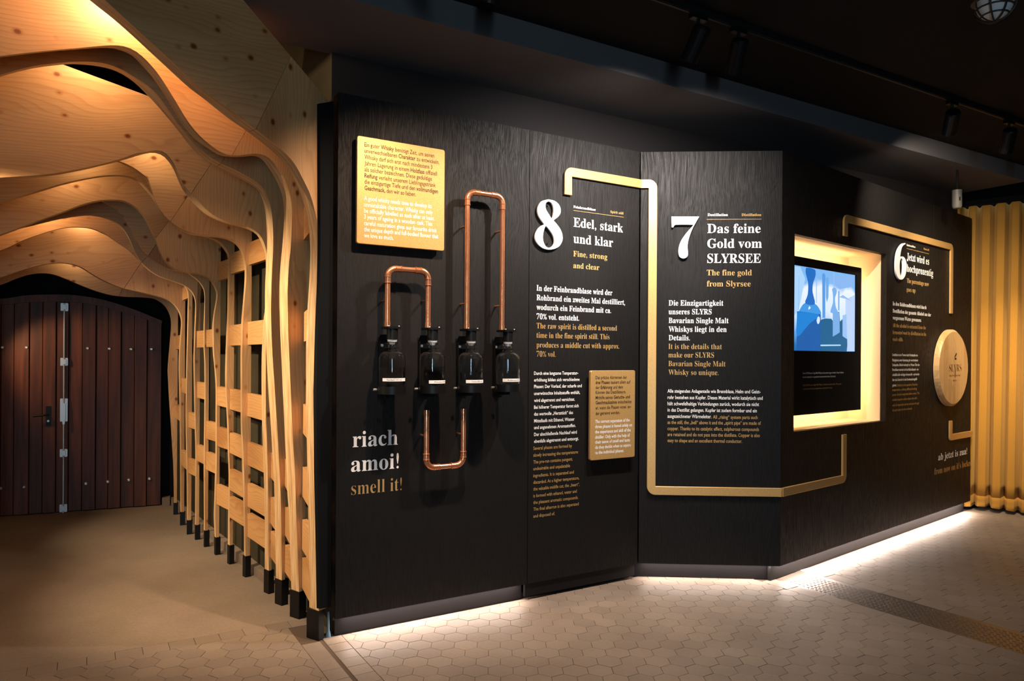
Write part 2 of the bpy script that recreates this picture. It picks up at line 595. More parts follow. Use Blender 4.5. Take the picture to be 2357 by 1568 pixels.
wa = thing('wall_left', FA.P(0, 0), 'black stained oak wall section with copper pipes and bottles', None, kind='structure')
wb = thing('wall_centre', FB.P(0, 0), 'narrow black stained oak wall section bearing the numeral seven', None, kind='structure')
wc = thing('wall_right', FC.P(0, 0), 'long black stained oak wall section with lit screen niche', None, kind='structure')
TH = 0.045
panel_1 = mesh('panel', *fbox(FA, 0.0, uA1 - 0.002, ZB, H, -TH, 0), M_STAIN, wa)
panel_2 = mesh('panel', *fbox(FA, uA1 + 0.002, LA - 0.006, ZB, H, -TH, 0), M_STAIN, wa)
panel_7 = mesh('panel', *fbox(FB, 0.004, LB, ZB, H, -TH, 0), M_STAIN, wb)
# end return on the left and bodies behind the panels
mesh('side_return', *fbox(FA, 0.0, 0.02, ZB - 0.02, H, -0.30, -TH), M_STAIN, wa)
# skirting, plinth of the door leaf
SK = -0.05
mesh('skirting', *fbox(FA, 0.012, uA1 - 0.01, 0, ZB + 0.03, SK - 0.02, SK), M_SKIRT, wa)
mesh('skirting_end', *fbox(FA, 0.012, 0.03, 0, ZB + 0.03, -0.28, SK - 0.021), M_SKIRT, wa)
mesh('door_plinth', *fbox(FA, uA1 - 0.008, LA - 0.02, 0.022, ZB - 0.003, -0.03, -0.012), M_SKIRT, wa)
mesh('plinth_shadow_gap', *fbox(FA, uA1 - 0.008, LA - 0.02, 0.0, 0.03, -0.10, -0.06), M_BLACK, wa)
mesh('skirting', *fbox(FB, -0.02, LB - 0.045, 0, ZB + 0.03, SK - 0.02, SK), M_SKIRT, wb)
mesh('skirting', *fbox(FC, -0.03, LC - 0.02, 0, ZB + 0.03, SK - 0.02, SK), M_SKIRT, wc)

# right wall: panels round the niche opening
n_tl, n_bl = FC.uz(1829, 537), FC.uz(1827, 993)
n_tr, n_br = FC.uz(2040, 586), FC.uz(2040, 970)
NU0, NU1 = (n_tl[0] + n_bl[0]) / 2, (n_tr[0] + n_br[0]) / 2
NZ0, NZ1 = (n_bl[1] + n_br[1]) / 2, (n_tl[1] + n_tr[1]) / 2
uC1 = FC.uz(1945, 420)[0]
uC2 = FC.uz(2149.5, 480)[0]
def notch_panel(u0, u1, cut0, cut1):
    """panel with a rectangular bite for the niche, one mesh"""
    if cut1 >= u1 - 1e-6:
        poly = [(u0, ZB), (u1, ZB), (u1, NZ0), (cut0, NZ0), (cut0, NZ1), (u1, NZ1), (u1, H), (u0, H)]
    else:
        poly = [(u0, ZB), (u1, ZB), (u1, H), (u0, H), (u0, NZ1), (cut1, NZ1), (cut1, NZ0), (u0, NZ0)]
    return prism(FC, poly, -TH, 0)
panel_6a = mesh('panel', *notch_panel(0.002, uC1 - 0.0015, NU0, uC1 - 0.0015), M_STAIN, wc)
panel_6b = mesh('panel', *notch_panel(uC1 + 0.0015, uC2 - 0.0015, uC1, NU1), M_STAIN, wc)
panel_6c = mesh('panel', *fbox(FC, uC2 + 0.0015, LC, ZB, H, -TH, 0), M_STAIN, wc)

# niche lining and floating screen board
ND = 0.30
nc = thing('niche', FC.P((NU0 + NU1) / 2, NZ0, -ND), None, None, parent=wc)
mesh('niche_back', *fbox(FC, NU0 - 0.02, NU1 + 0.02, NZ0 - 0.02, NZ1 + 0.02, -ND - 0.02, -ND), M_NICHE, nc)
mesh('niche_floor', *fbox(FC, NU0, NU1, NZ0 - 0.018, NZ0, -ND, -TH + 0.002), M_NICHE, nc)
mesh('niche_top', *fbox(FC, NU0, NU1, NZ1, NZ1 + 0.018, -ND, -TH + 0.002), M_NICHE, nc)
mesh('niche_side', *fbox(FC, NU1, NU1 + 0.018, NZ0, NZ1, -ND, -TH + 0.002), M_NICHE, nc)
mesh('niche_side', *fbox(FC, NU0 - 0.018, NU0, NZ0, NZ1, -ND, -TH + 0.002), M_NICHE, nc)
BO = -0.13                                       # face of the screen board
b_tr, b_br = FC.uz(1982, 617, BO), FC.uz(1982, 943, BO)
BU1 = (b_tr[0] + b_br[0]) / 2
BZ1, BZ0 = FC.uz(1982, 617, BO)[1], FC.uz(1982, 943, BO)[1]
BU0 = NU0 - 0.0 + 0.035
sb = thing('screen_board', FC.P((BU0 + BU1) / 2, BZ0, BO), 'matt black board with a glowing blue screen floating inside the lit niche', 'screen')
s_tr, s_br = FC.uz(1970, 633, BO), FC.uz(1972, 810, BO)
SU1 = (s_tr[0] + s_br[0]) / 2
SZ1, SZ0 = s_tr[1], s_br[1]
SU0 = max(BU0 + 0.01, FC.uz(1822, 700, BO)[0])
bw = 0.03
sf = [(BU0, BZ0), (BU1, BZ0), (BU1, BZ1), (BU0, BZ1)]
def frame_board():
    V, Fc = join(fbox(FC, BU0, BU1, BZ0, SZ0, BO - 0.035, BO), fbox(FC, BU0, BU1, SZ1, BZ1, BO - 0.035, BO),
                 fbox(FC, SU1, BU1, SZ0, SZ1, BO - 0.035, BO), fbox(FC, BU0, SU0, SZ0, SZ1, BO - 0.035, BO))
    return V, Fc
mesh('board', *frame_board(), M_BLACK, sb)
def screen_mat(nt, b):
    L = nt.links
    tc = N(nt, 'ShaderNodeTexCoord')
    sep = N(nt, 'ShaderNodeSeparateXYZ')
    L.new(tc.outputs['Generated'], sep.inputs[0])
    n = N(nt, 'ShaderNodeTexNoise', Scale=3.0, Detail=4.0)
    L.new(tc.outputs['Generated'], n.inputs['Vector'])
    ad = N(nt, 'ShaderNodeMath', operation='MULTIPLY_ADD')
    L.new(n.outputs[0], ad.inputs[0]); ad.inputs[1].default_value = 0.35
    L.new(sep.outputs['Z'], ad.inputs[2])
    c = ramp(nt, ad.outputs[0], [(0.20, (0.02, 0.16, 0.42)), (0.42, (0.16, 0.42, 0.85)), (0.62, (0.72, 0.86, 1.0)), (0.92, (0.86, 0.93, 1.0)), (1.15, (0.22, 0.50, 0.92))])
    L.new(c.outputs[0], b.inputs['Emission Color'])
    b.inputs['Emission Strength'].default_value = 1.0
M_SCR = mat('screen_picture', (0, 0, 0), 0.3, build=screen_mat)
scr = mesh('display', *fbox(FC, SU0, SU1, SZ0, SZ1, BO - 0.03, BO - 0.012), M_SCR, sb)
def glow(name, c, s=1.0):
    return mat(name, (0, 0, 0), 0.4, emit=c, emit_s=s)
def S(px, py):                                   # a place on the display
    u, z = FC.uz(px, py, BO - 0.011)
    return (u, z)
_layer = [0]
def picture(pts, c, smoothn=0):
    q = [S(*p) for p in pts]
    if smoothn:
        q = [tuple(v) for v in crom(q + [q[0]], smoothn)][:-1]
    _layer[0] += 1
    o = BO - 0.0115 + 0.00012 * _layer[0]
    V = [FC.P(u, z, o) for u, z in q]
    mesh('picture_shape', V, [tuple(range(len(V)))], glow('screen_tone_%d' % _layer[0], c), sb)
def zs(x, y):
    return (1820 + x / 7.13, 600 + y / 7.13)
picture([zs(x, y) for x, y in [(60, 90), (160, 105), (240, 300), (200, 480), (130, 830), (60, 900)]], (0.42, 0.68, 1.0))
picture([zs(x, y) for x, y in [(500, 260), (1055, 250), (1055, 420), (800, 470), (640, 300)]], (0.25, 0.48, 0.90))
picture([zs(x, y) for x, y in [(900, 640), (1055, 560), (1055, 1490), (900, 1490)]], (0.52, 0.68, 0.97))
picture([zs(x, y) for x, y in [(480, 980), (560, 950), (665, 955), (700, 1000), (720, 860), (800, 840), (810, 1000), (910, 900), (930, 1380), (920, 1490), (480, 1490)]], (0.012, 0.13, 0.30))
picture([zs(x, y) for x, y in [(690, 860), (800, 850), (805, 1180), (690, 1250)]], (0.20, 0.44, 0.82))
picture([zs(x, y) for x, y in [(850, 900), (915, 880), (925, 1290), (850, 1240)]], (0.33, 0.56, 0.93))
picture([zs(x, y) for x, y in [(485, 1380), (820, 1378), (820, 1400), (485, 1405)]], (0.45, 0.72, 0.92))
picture([zs(x, y) for x, y in [(515, 230), (540, 200), (568, 240), (566, 940), (520, 940)]], (0.10, 0.34, 0.80))
picture([zs(x, y) for x, y in [(572, 290), (598, 270), (625, 290), (618, 600), (590, 690), (576, 600)]], (0.16, 0.42, 0.86))
picture([zs(x, y) for x, y in [(676, 470), (712, 440), (752, 480), (750, 540), (725, 620), (738, 760), (770, 850), (650, 850), (690, 700), (690, 560)]], (0.20, 0.45, 0.86), 3)
picture([zs(x, y) for x, y in [(700, 190), (716, 190), (716, 445), (703, 445)]], (0.30, 0.52, 0.90))
picture([zs(x, y) for x, y in [(775, 500), (800, 500), (798, 820), (775, 820)]], (0.22, 0.46, 0.86))
picture([zs(x, y) for x, y in [(790, 600), (855, 565), (990, 660), (885, 625)]], (0.30, 0.52, 0.90))
picture([zs(x, y) for x, y in [(130, 250), (137, 250), (128, 820), (120, 820)]], (0.25, 0.50, 0.92))
picture([zs(x, y) for x, y in [(414, 280), (426, 290), (424, 700), (412, 690)]], (0.30, 0.55, 0.94))
picture([zs(x, y) for x, y in [(100, 835), (160, 830), (490, 880), (486, 1490), (92, 1478)]], (0.010, 0.120, 0.42))
picture([zs(x, y) for x, y in [(104, 845), (300, 850), (470, 900), (300, 1040), (100, 1250)]], (0.012, 0.235, 0.70), 3)
picture([zs(x, y) for x, y in [(128, 835), (190, 730), (250, 690), (330, 690), (410, 720), (465, 790), (488, 880), (300, 850)]], (0.055, 0.33, 0.80), 3)
picture([zs(x, y) for x, y in [(246, 120), (300, 118), (392, 150), (405, 200), (400, 260), (362, 380), (356, 520), (392, 715), (235, 700), (275, 560), (282, 380), (250, 240), (240, 180)]], (0.018, 0.160, 0.56), 3)
picture([zs(x, y) for x, y in [(283, 800), (300, 748), (322, 775), (300, 800)]], (0.85, 0.93, 1.0), 3)
picture([zs(x, y) for x, y in [(420, 980), (440, 925), (468, 925), (476, 985), (455, 1040), (432, 1030)]], (0.70, 0.84, 1.0), 3)
text_block(FC, BO + 0.0008, 4.2, 1847.8, [(861.4, 'Unser SLYRS Bavarian Single Malt Whisky wird besonders langsam destilliert. Dieses Verfahren', 1941.9), (870.2, 'ist sehr zeitintensiv und garantiert einen besonders feinen Geschmack.', 1923.6)], M_WHITE, sb, bold=0.01, thin=0.01)
text_block(FC, BO + 0.0008, 4.0, 1848.5, [(889, 'Our SLYRS Bavarian Single Malt Whisky is distilled particularly slowly. This process', 1936.5), (897.4, 'is very time-consuming and guarantees a particularly fine taste.', 1916)], M_GOLDTXT, sb)
# LED strips on the back of the board and the brackets that hold it
for zz in (BZ0 + 0.03, BZ1 - 0.03):
    mesh('led_strip', *fbox(FC, BU0 + 0.03, BU1 - 0.02, zz - 0.008, zz + 0.008, BO - 0.043, BO - 0.036), M_LEDN, sb)
mesh('led_strip', *fbox(FC, BU1 - 0.035, BU1 - 0.019, BZ0 + 0.045, BZ1 - 0.045, BO - 0.043, BO - 0.036), M_LEDN, sb)
for uu in (BU0 + 0.1, BU1 - 0.15):
    mesh('bracket', *fbox(FC, uu, uu + 0.04, (BZ0 + BZ1) / 2 - 0.04, (BZ0 + BZ1) / 2 + 0.04, -ND, BO - 0.036), M_STEEL_BLK, sb)
def area(name, p, dirv, sx, sy, e, c, xaxis=None):
    l = bpy.data.lights.new(name, 'AREA')
    l.shape = 'RECTANGLE'; l.size = sx; l.size_y = sy; l.energy = e; l.color = c
    o = bpy.data.objects.new(name, l); COL.objects.link(o)
    z = -Vector(dirv).normalized()
    x = Vector(xaxis).normalized() if xaxis else z.orthogonal().normalized()
    x = (x - z * x.dot(z)).normalized()
    y = z.cross(x)
    o.matrix_world = Matrix(((x.x, y.x, z.x, p[0]), (x.y, y.y, z.y, p[1]), (x.z, y.z, z.z, p[2]), (0, 0, 0, 1)))
    return o
NL = 2.5
WARM = (1.0, 0.62, 0.28)
area('niche_led_light', FC.P((BU0 + BU1) / 2, BZ0 + 0.02, BO - 0.05), -FC.n - Vector((0, 0, 0.6)), BU1 - BU0 - 0.1, 0.02, NL, WARM, FC.u)
area('niche_led_light', FC.P((BU0 + BU1) / 2, BZ1 - 0.02, BO - 0.05), -FC.n + Vector((0, 0, 0.6)), BU1 - BU0 - 0.1, 0.02, NL, WARM, FC.u)
area('niche_led_light', FC.P(BU1 - 0.02, (BZ0 + BZ1) / 2, BO - 0.05), -FC.n + FC.u * 0.8, BZ1 - BZ0 - 0.1, 0.02, NL * 1.3, WARM, (0, 0, 1))

# LED strips under the panels, washing skirting and floor
def under_led(F, u0, u1, e, w, off=-0.010):
    mesh('led_strip', *fbox(F, u0, u1, ZB - 0.003, ZB - 0.0005, -0.040, -0.030), M_LEDW, w)
    area('skirting_led_light', F.P((u0 + u1) / 2, ZB - 0.006, off), (0, 0, -1), u1 - u0, 0.012, e, (1.0, 0.84, 0.76), F.u)
under_led(FA, 0.05, uA1 - 0.03, 5.0, wa)
under_led(FB, 0.03, LB - 0.04, 3.4, wb)
under_led(FC, 0.03, LC - 0.05, 26.0, wc)

# lettering straight on the panels
text_block(FA, 0.001, 36, 811.7, [(1030, 'riach', 915.5), (1086.7, 'amoi!', 917.9, 807.9)], M_WHITE, panel_1, True)
text_block(FA, 0.001, 31, 808.5, [(1140, 'smell it!', 924.6)], M_GOLDTXT, panel_1, True, thin=-0.010)
text_block(FA, 0.001, 5.6, 1320, [(478.6, 'Feinbrandblase', 1371)], M_WHITE, panel_2, True)
text_block(FA, 0.001, 5.6, 1405, [(490, 'Spirit still', 1435)], M_GOLDTXT, panel_2, True)
text_block(FA, 0.001, 21, 1320, [(521.6, 'Edel, stark', 1434), (559, 'und klar', 1411)], M_WHITE, panel_2, True)
text_block(FA, 0.001, 12.6, 1319.5, [(590, 'Fine, strong', 1397.8), (617, 'and clear', 1379.6)], M_GOLDTXT, panel_2, True)
text_block(FA, 0.001, 12.8, 1235, [(669, 'In der Feinbrandblase wird der', 1409.5), (691, 'Rohbrand ein zweites Mal destilliert,', 1438.5), (713, 'wodurch ein Feinbrand mit ca.', 1406.6), (734.7, '70% vol. entsteht.', 1333)], M_WHITE, panel_2, True)
text_block(FA, 0.001, 12.8, 1235, [(756, 'The raw spirit is distilled a second', 1420), (777.7, 'time in the fine spirit still. This', 1403), (800, 'produces a middle cut with approx.', 1425.5), (821.4, '70% vol.', 1279)], M_GOLDTXT, panel_2, True, thin=-0.007)
yb = [863.2, 878.5, 893.8, 909.6, 925.7, 941.5, 957, 972.9, 988.2, 1004.2, 1019.8]
de = ['Durch eine langsame Temperatur-', 'erhöhung bilden sich verschiedene', 'Phasen: Der Vorlauf, der scharfe und', 'unerwünschte Inhaltsstoffe enthält,', 'wird abgetrennt und vernichtet.', 'Bei höherer Temperatur formt sich', 'das wertvolle „Herzstück“ des', 'Mittellaufs mit Ethanol, Wasser', 'und angenehmen Aromastoffen.', 'Der abschließende Nachlauf wird', 'ebenfalls abgetrennt und entsorgt.']
xr = [1330.9, 1334, 1339, 1335, 1323, 1331.9, 1319, 1322.4, 1325, 1327.6, 1331.9]
text_block(FA, 0.001, 7.6, 1229.3, list(zip(yb, de, xr)), M_WHITE, panel_2, thin=0.011)
yb = [830 + b / 3.92 for b in (808, 870, 932, 992, 1055, 1115, 1175, 1237, 1297, 1358, 1420)]
en = ['Several phases are formed by', 'slowly increasing the temperature:', 'The pre-run contains pungent,', 'undesirable and unpalatable', 'ingredients. It is separated and', 'discarded. At a higher temperature,', 'the valuable middle cut, the „heart“,', 'is formed with ethanol, water and', 'the pleasant aromatic compounds.', 'The final afterrun is also separated', 'and disposed of.']
xr = [1316.6, 1330.9, 1317.9, 1312, 1320.7, 1333, 1334, 1327.6, 1331, 1332, 1277]
text_block(FA, 0.001, 7.6, 1227.6, list(zip(yb, en, xr)), M_GOLDTXT, panel_2, thin=0.006)
text_block(FB, 0.001, 6.0, 1628.8, [(497.5, 'Destillation', 1675.3)], M_WHITE, panel_7, True)
text_block(FB, 0.001, 6.0, 1707, [(497.5, 'Distillation', 1752.3)], M_GOLDTXT, panel_7, True)
text_block(FB, 0.001, 20.8, 1628, [(536.5, 'Das feine', 1750.7), (570.8, 'Gold vom', 1753.6), (605.2, 'SLYRSEE', 1751)], M_WHITE, panel_7, True)
text_block(FB, 0.001, 13.0, 1626.8, [(634, 'The fine gold', 1730.5), (659.5, 'from Slyrsee', 1728)], M_GOLDTXT, panel_7, True)
text_block(FB, 0.001, 12.2, 1539, [(703.5, 'Die Einzigartigkeit', 1665), (723.5, 'unseres SLYRS', 1638), (743.8, 'Bavarian Single Malt', 1677), (763.8, 'Whiskys liegt in den', 1672.5), (783.5, 'Details.', 1588)], M_WHITE, panel_7, True)
text_block(FB, 0.001, 12.2, 1538.5, [(803.5, 'It is the details that', 1661.6), (823, 'make our SLYRS', 1643.5), (843, 'Bavarian Single Malt', 1670), (863, 'Whisky so unique.', 1654)], M_GOLDTXT, panel_7, True, thin=-0.007)
text_block(FB, 0.001, 8.0, 1536.5, [(904, 'Alle steigenden Anlagenteile wie Brennblase, Helm und Geist-', 1750.4), (918.6, 'rohr bestehen aus Kupfer. Dieses Material wirkt katalytisch und', 1755.5), (933, 'hält schwefelhaltige Verbindungen zurück, wodurch sie nicht', 1747), (947.5, 'in das Destillat gelangen. Kupfer ist zudem formbar und ein', 1742), (962, 'ausgezeichneter Wärmeleiter.', 1637.7)], M_WHITE, panel_7, thin=0.011)
text_block(FB, 0.001, 8.0, 1536.5, [(964, 'All „rising“ system parts such', 1743.8, 1641), (976, 'as the still, the „bell“ above it and the „spirit pipe“ are made of', 1751.4), (990.2, 'copper. Thanks to its catalytic effect, sulphurous compounds', 1747), (1004, 'are retained and do not pass into the distillate. Copper is also', 1749), (1017.8, 'easy to shape and an excellent thermal conductor.', 1708)], M_GOLDTXT, panel_7, thin=0.008)
text_block(FC, 0.001, 4.6, 2086.9, [(566, 'Rohbrandblase', 2107.3)], M_WHITE, panel_6b, True)
text_block(FC, 0.001, 4.6, 2125.7, [(574.7, 'Wash still', 2138.5)], M_GOLDTXT, panel_6b, True)
text_block(FC, 0.001, 17.0, 2087.3, [(598.7, 'Jetzt wird es', 2138.5), (625.2, 'hochprozentig', 2148)], M_WHITE, panel_6b, True)
text_block(FC, 0.001, 10.4, 2087, [(650.7, 'The percentage now', 2138), (671, 'goes up', 2106.8)], M_GOLDTXT, panel_6b, True)
text_block(FC, 0.001, 8.6, 2054.8, [(702.9, 'In den Rohbrandblasen wird durch', 2132.3), (719.6, 'Destillation der gesamte Alkohol aus der', 2143), (735.4, 'vergorenen Würze gewonnen.', 2120.7)], M_WHITE, panel_6b, True)
text_block(FC, 0.001, 8.6, 2054.8, [(752.9, 'All the alcohol is extracted from the', 2131), (769, 'fermented wort by distillation in the', 2132), (785, 'wash stills.', 2078.8)], M_GOLDTXT, panel_6b, True, thin=-0.007)
text_block(FC, 0.001, 5.6, 2054, [(819.6, 'Destillation ist ein Trennen durch Verdampfen von', 2112.3), (831.8, 'Flüssigkeiten unter Ausnutzung der verschiedenen', 2112.9), (842.9, 'Siedepunkte. Alkohol verdampft vor Wasser. Über den', 2116.4), (854, 'Brennblasen sammeln sich die Alkoholdämpfe – ein-', 2114.6), (865.7, 'schließlich aller wichtigen Aromastoffe – und werden', 2115.9), (877.3, 'über das Geistrohr in das Kondensationsgefäß', 2110.9), (889.8, 'geleitet.', 2063.6)], M_WHITE, panel_6b, thin=0.012)
text_block(FC, 0.001, 5.6, 2054, [(889.8, 'Distillation is the separation of liquids by', 2111.8, 2065), (900.5, 'evaporation, utilising different boiling', 2110), (911.8, 'points. Alcohol evaporates before water. The', 2116), (923.4, 'alcohol vapours collect above the stills', 2110.5), (936, 'with all important aromas and pass through', 2115.4), (947.3, 'the spirit pipe into the condenser.', 2100)], M_GOLDTXT, panel_6b)
text_block(FC, 0.001, 15.5, 2159.6, [(1060.3, 'ab jetzt is zua!', 2226)], M_WHITE, panel_6c, True)
text_block(FC, 0.001, 15.0, 2150.8, [(1093.4, 'from now on it’s locked', 2236.4)], M_GOLDTXT, panel_6c, True, thin=-0.007)
def rule(F, a, b, m, parent, t=0.0022):
    u0, z0 = F.uz(*a); u1, z1 = F.uz(*b)
    z = (z0 + z1) / 2
    mesh('rule_line', *fbox(F, u0, u1, z - t / 2, z + t / 2, 0.0002, 0.0009), m, parent)
rule(FA, (1320, 484.6), (1435.5, 500), M_GOLDTXT, panel_2)
rule(FB, (1626.8, 504.8), (1752.5, 504.9), M_GOLDTXT, panel_7)
rule(FC, (2087, 572.4), (2138, 584.4), M_GOLDTXT, panel_6b, 0.003)

# ------------------------------------------------------------------ raised numerals
def numeral(name, F, outline, holes, conv, label, off=0.009, th=0.011):
    def loop(pts):
        q = [F.uz(*conv(*p), off + th) for p in pts]
        return q
    def smooth(pts):
        q = loop(pts)
        return [tuple(v) for v in crom(q + [q[0]], 4)][:-1]
    sp = [smooth(o) if s else loop(o) for o, s in outline] + [smooth(h) for h in holes]
    V, Fc = curve_mesh(sp, th)
    V = [F.P(v.x, v.y, off + th / 2 + v.z) for v in V]
    t = thing(name, sum(V, Vector()) / len(V), label, 'numeral')
    mesh('face', V, Fc, M_NUM, t)
    cu = sum((v for v in V), Vector()) / len(V)
    uu = (cu - F.o).dot(F.u)
    zlo, zhi = min(v.z for v in V), max(v.z for v in V)
    for zz in (zlo + (zhi - zlo) * 0.12, zhi - (zhi - zlo) * 0.12):
        mesh('spacer', *sweep([F.P(uu + (0.03 if name == 'numeral_x' else 0), zz, 0), F.P(uu, zz, off + 0.001)], 0.004, 8), M_STEEL_BLK, t)
    return t
z8 = lambda x, y: (1225 + x / 7.839, 440 + y / 7.839)
numeral('raised_numeral', FA, [([(290, 148), (400, 175), (480, 240), (515, 330), (505, 410), (460, 470), (390, 524), (395, 540), (440, 590), (510, 690), (545, 790), (545, 890), (500, 980), (420, 1035), (310, 1055), (200, 1030), (110, 960), (60, 870), (58, 780), (100, 690), (160, 630), (218, 602), (215, 585), (150, 500), (110, 420), (98, 330), (120, 250), (180, 180)], True)],
        [[(295, 182), (345, 205), (380, 270), (388, 350), (380, 430), (358, 500), (310, 430), (260, 350), (240, 280), (250, 215)], [(245, 622), (300, 680), (360, 760), (398, 850), (398, 930), (370, 990), (310, 1022), (250, 1000), (210, 930), (195, 850), (200, 760), (220, 680)]], z8,
        'raised white numeral eight beside the heading Edel, stark und klar')
z7 = lambda x, y: (1530 + x / 7.468, 470 + y / 7.468)
numeral('raised_numeral', FB, [([(118, 212), (592, 215), (565, 262), (540, 308), (510, 360), (480, 420), (452, 480), (430, 540), (412, 600), (400, 650), (394, 700), (392, 740), (396, 790), (400, 840), (397, 880), (385, 905), (360, 925), (320, 935), (278, 922), (252, 898), (239, 860), (236, 800), (242, 750), (255, 700), (274, 650), (300, 600), (334, 550), (370, 500), (440, 420), (500, 352), (300, 350), (200, 352), (175, 358), (160, 372), (150, 398), (120, 398)], False)], [], z7,
        'raised white numeral seven beside the heading Das feine Gold vom')
z6 = lambda x, y: (2040 + x / 9.8, 540 + y / 9.8)
numeral('raised_numeral', FC, [([(430, 190), (432, 215), (380, 250), (345, 320), (325, 420), (316, 505), (350, 495), (400, 510), (440, 580), (460, 680), (455, 800), (430, 920), (390, 990), (345, 1018), (290, 1000), (245, 940), (220, 840), (213, 720), (218, 560), (235, 440), (270, 330), (320, 250), (370, 205)], True)],
        [[(345, 532), (370, 580), (382, 680), (380, 800), (365, 900), (340, 982), (318, 920), (305, 820), (302, 700), (310, 600), (325, 550)]], z6,
        'raised white numeral six right of the lit niche')

# ------------------------------------------------------------------ gold bands
def band_poly(pts, w, r=0.055):
    """closed outline of an axis-aligned band of width w, outer corners rounded"""
    P = [Vector(p) for p in pts]
    left, right = [], []
    n = len(P)
    for i, p in enumerate(P):
        if i == 0 or i == n - 1:
            d = (P[1] - P[0]).normalized() if i == 0 else (P[-1] - P[-2]).normalized()
            k = Vector((-d.y, d.x)) * w / 2
            left.append([p + k]); right.append([p - k])
            continue
        d1 = (p - P[i - 1]).normalized(); d2 = (P[i + 1] - p).normalized()
        n1 = Vector((-d1.y, d1.x)); n2 = Vector((-d2.y, d2.x))
        m = (n1 + n2) * w / 2
        turn = d1.x * d2.y - d1.y * d2.x          # >0 left turn
        def arc(corner):
            a, b = corner - d1 * r, corner + d2 * r
            c = a + d2 * r
            out = []
            for k in range(7):
                t = k / 6 * PI / 2
                out.append(c + (a - c) * math.cos(t) + (b - c) * math.sin(t))
            return out
        if turn > 0:
            left.append([p + m]); right.append(arc(p - m))
        else:
            left.append(arc(p + m)); right.append([p - m])
    L = [q for s in left for q in s]; R = [q for s in right for q in s]
    out = [(q.x, q.y) for q in R] + [(q.x, q.y) for q in L[::-1]]
    return out
BO0, BO1, BW = 0.004, 0.018, 0.056
def bz(F, px, py):
    return F.uz(px, py, BO1)
zt = (bz(FA, 1474, 422.6)[1] + bz(FB, 1480, 423)[1]) / 2
zbm = bz(FB, 1650, 1132)[1]
t = thing('gold_band', FB.P(0.1, zbm), 'long gold metal band running from the numeral eight down to the niche', 'decor band')
mesh('band_section', *prism(FA, band_poly([(bz(FA, 1308.5, 440)[0], bz(FA, 1308.5, 448.5)[1]), (bz(FA, 1308.5, 440)[0], zt), (LA - 0.001, zt)], BW), BO0, BO1, 0.002), M_GOLD, t)
ub = bz(FB, 1501.5, 700)[0]
mesh('band_section', *prism(FB, band_poly([(0.006, zt), (ub, zt), (ub, zbm), (LB + 0.004, zbm)], BW), BO0, BO1, 0.002), M_GOLD, t)
uc = bz(FC, 1945, 1040)[0]
mesh('band_section', *prism(FC, band_poly([(0.003, zbm), (uc, zbm), (uc, bz(FC, 1945, 1000.5)[1])], BW), BO0, BO1, 0.002), M_GOLD, t)
u1, u2 = bz(FC, 1948, 520)[0], bz(FC, 2191.5, 640)[0]
zc = bz(FC, 2020, 522)[1]
t = thing('gold_band', FC.P(u1, zc), 'gold metal band hooking over the numeral six toward the wooden lid', 'decor band')
mesh('band_section', *prism(FC, band_poly([(u1, bz(FC, 1948, 543.5)[1]), (u1, zc), (u2, zc), (u2, bz(FC, 2191.5, 722)[1])], BW), BO0, BO1, 0.002), M_GOLD, t)
u1 = bz(FC, 2190, 985)[0]
zc = bz(FC, 2216, 1002.5)[1]
t = thing('gold_band', FC.P(u1, zc), 'short gold metal hook below the round wooden lid', 'decor band')
mesh('band_section', *prism(FC, band_poly([(u1, bz(FC, 2190, 969)[1]), (u1, zc), (LC, zc)], BW, 0.03), BO0, BO1, 0.002), M_GOLD, t)

# ------------------------------------------------------------------ gold plaques
def plaque(label, tl, tr, br, bl, off):
    a, b, c, d = (FA.uz(*q, off) for q in (tl, tr, br, bl))
    u0, u1, z0, z1 = (a[0] + d[0]) / 2, (b[0] + c[0]) / 2, (c[1] + d[1]) / 2, (a[1] + b[1]) / 2
    t = thing('gold_plaque', FA.P((u0 + u1) / 2, z0, off), label, 'plaque')
    pl = mesh('plate', *prism(FA, rrect(u0, u1, z0, z1, 0.012), off - 0.02, off, 0.002), M_GOLD, t)
    for uu in (u0 + 0.05, u1 - 0.05):
        for zz in (z0 + 0.05, z1 - 0.05):
            mesh('spacer', *sweep([FA.P(uu, zz, 0.0), FA.P(uu, zz, off - 0.02)], 0.008, 8), M_STEEL_BLK, t)
    return t, pl
OP = 0.045
q1, pl1 = plaque('large gold plaque about maturing whisky above the short copper pipe', (823, 312), (1024, 345), (1022.6, 578), (820, 560), OP)
zz5 = lambda b: 280 + b / 3.267
xx5 = lambda x: 760 + x / 3.267
text_block(FA, OP + 0.0008, 10.0, 839, [(zz5(187), 'Ein guter **Whisky** benötigt Zeit, um seinen', xx5(783)), (zz5(233), 'unverwechselbaren **Charakter** zu entwickeln.', xx5(820)), (zz5(280), 'Whisky darf sich erst nach mindestens 3', xx5(768)), (zz5(327), 'Jahren Lagerung in einem **Holzfass** offiziell', xx5(803)), (zz5(373), 'als solcher bezeichnen. Diese geduldige', xx5(765)), (zz5(420), '**Reifung** verleiht unserem Lieblingsgetränk', xx5(793)), (zz5(466), 'die einzigartige Tiefe und den **vollmundigen**', xx5(810)), (zz5(513), '**Geschmack,** den wir so lieben.', xx5(645))], M_INK, pl1, bold=0.018, thin=0.007)
text_block(FA, OP + 0.0008, 10.0, 838, [(zz5(590), 'A good whisky needs time to develop its', xx5(763)), (zz5(638), 'unmistakable character. Whisky can only', xx5(770)), (zz5(684), 'be officially labelled as such after at least', xx5(780)), (zz5(730), '3 years of ageing in a wooden cask. This', xx5(768)), (zz5(778), 'careful maturation gives our favourite drink', xx5(801)), (zz5(824), 'the unique depth and full-bodied flavour that', xx5(813)), (zz5(870), 'we love so much.', xx5(476))], M_WHITE, pl1, thin=0.013)
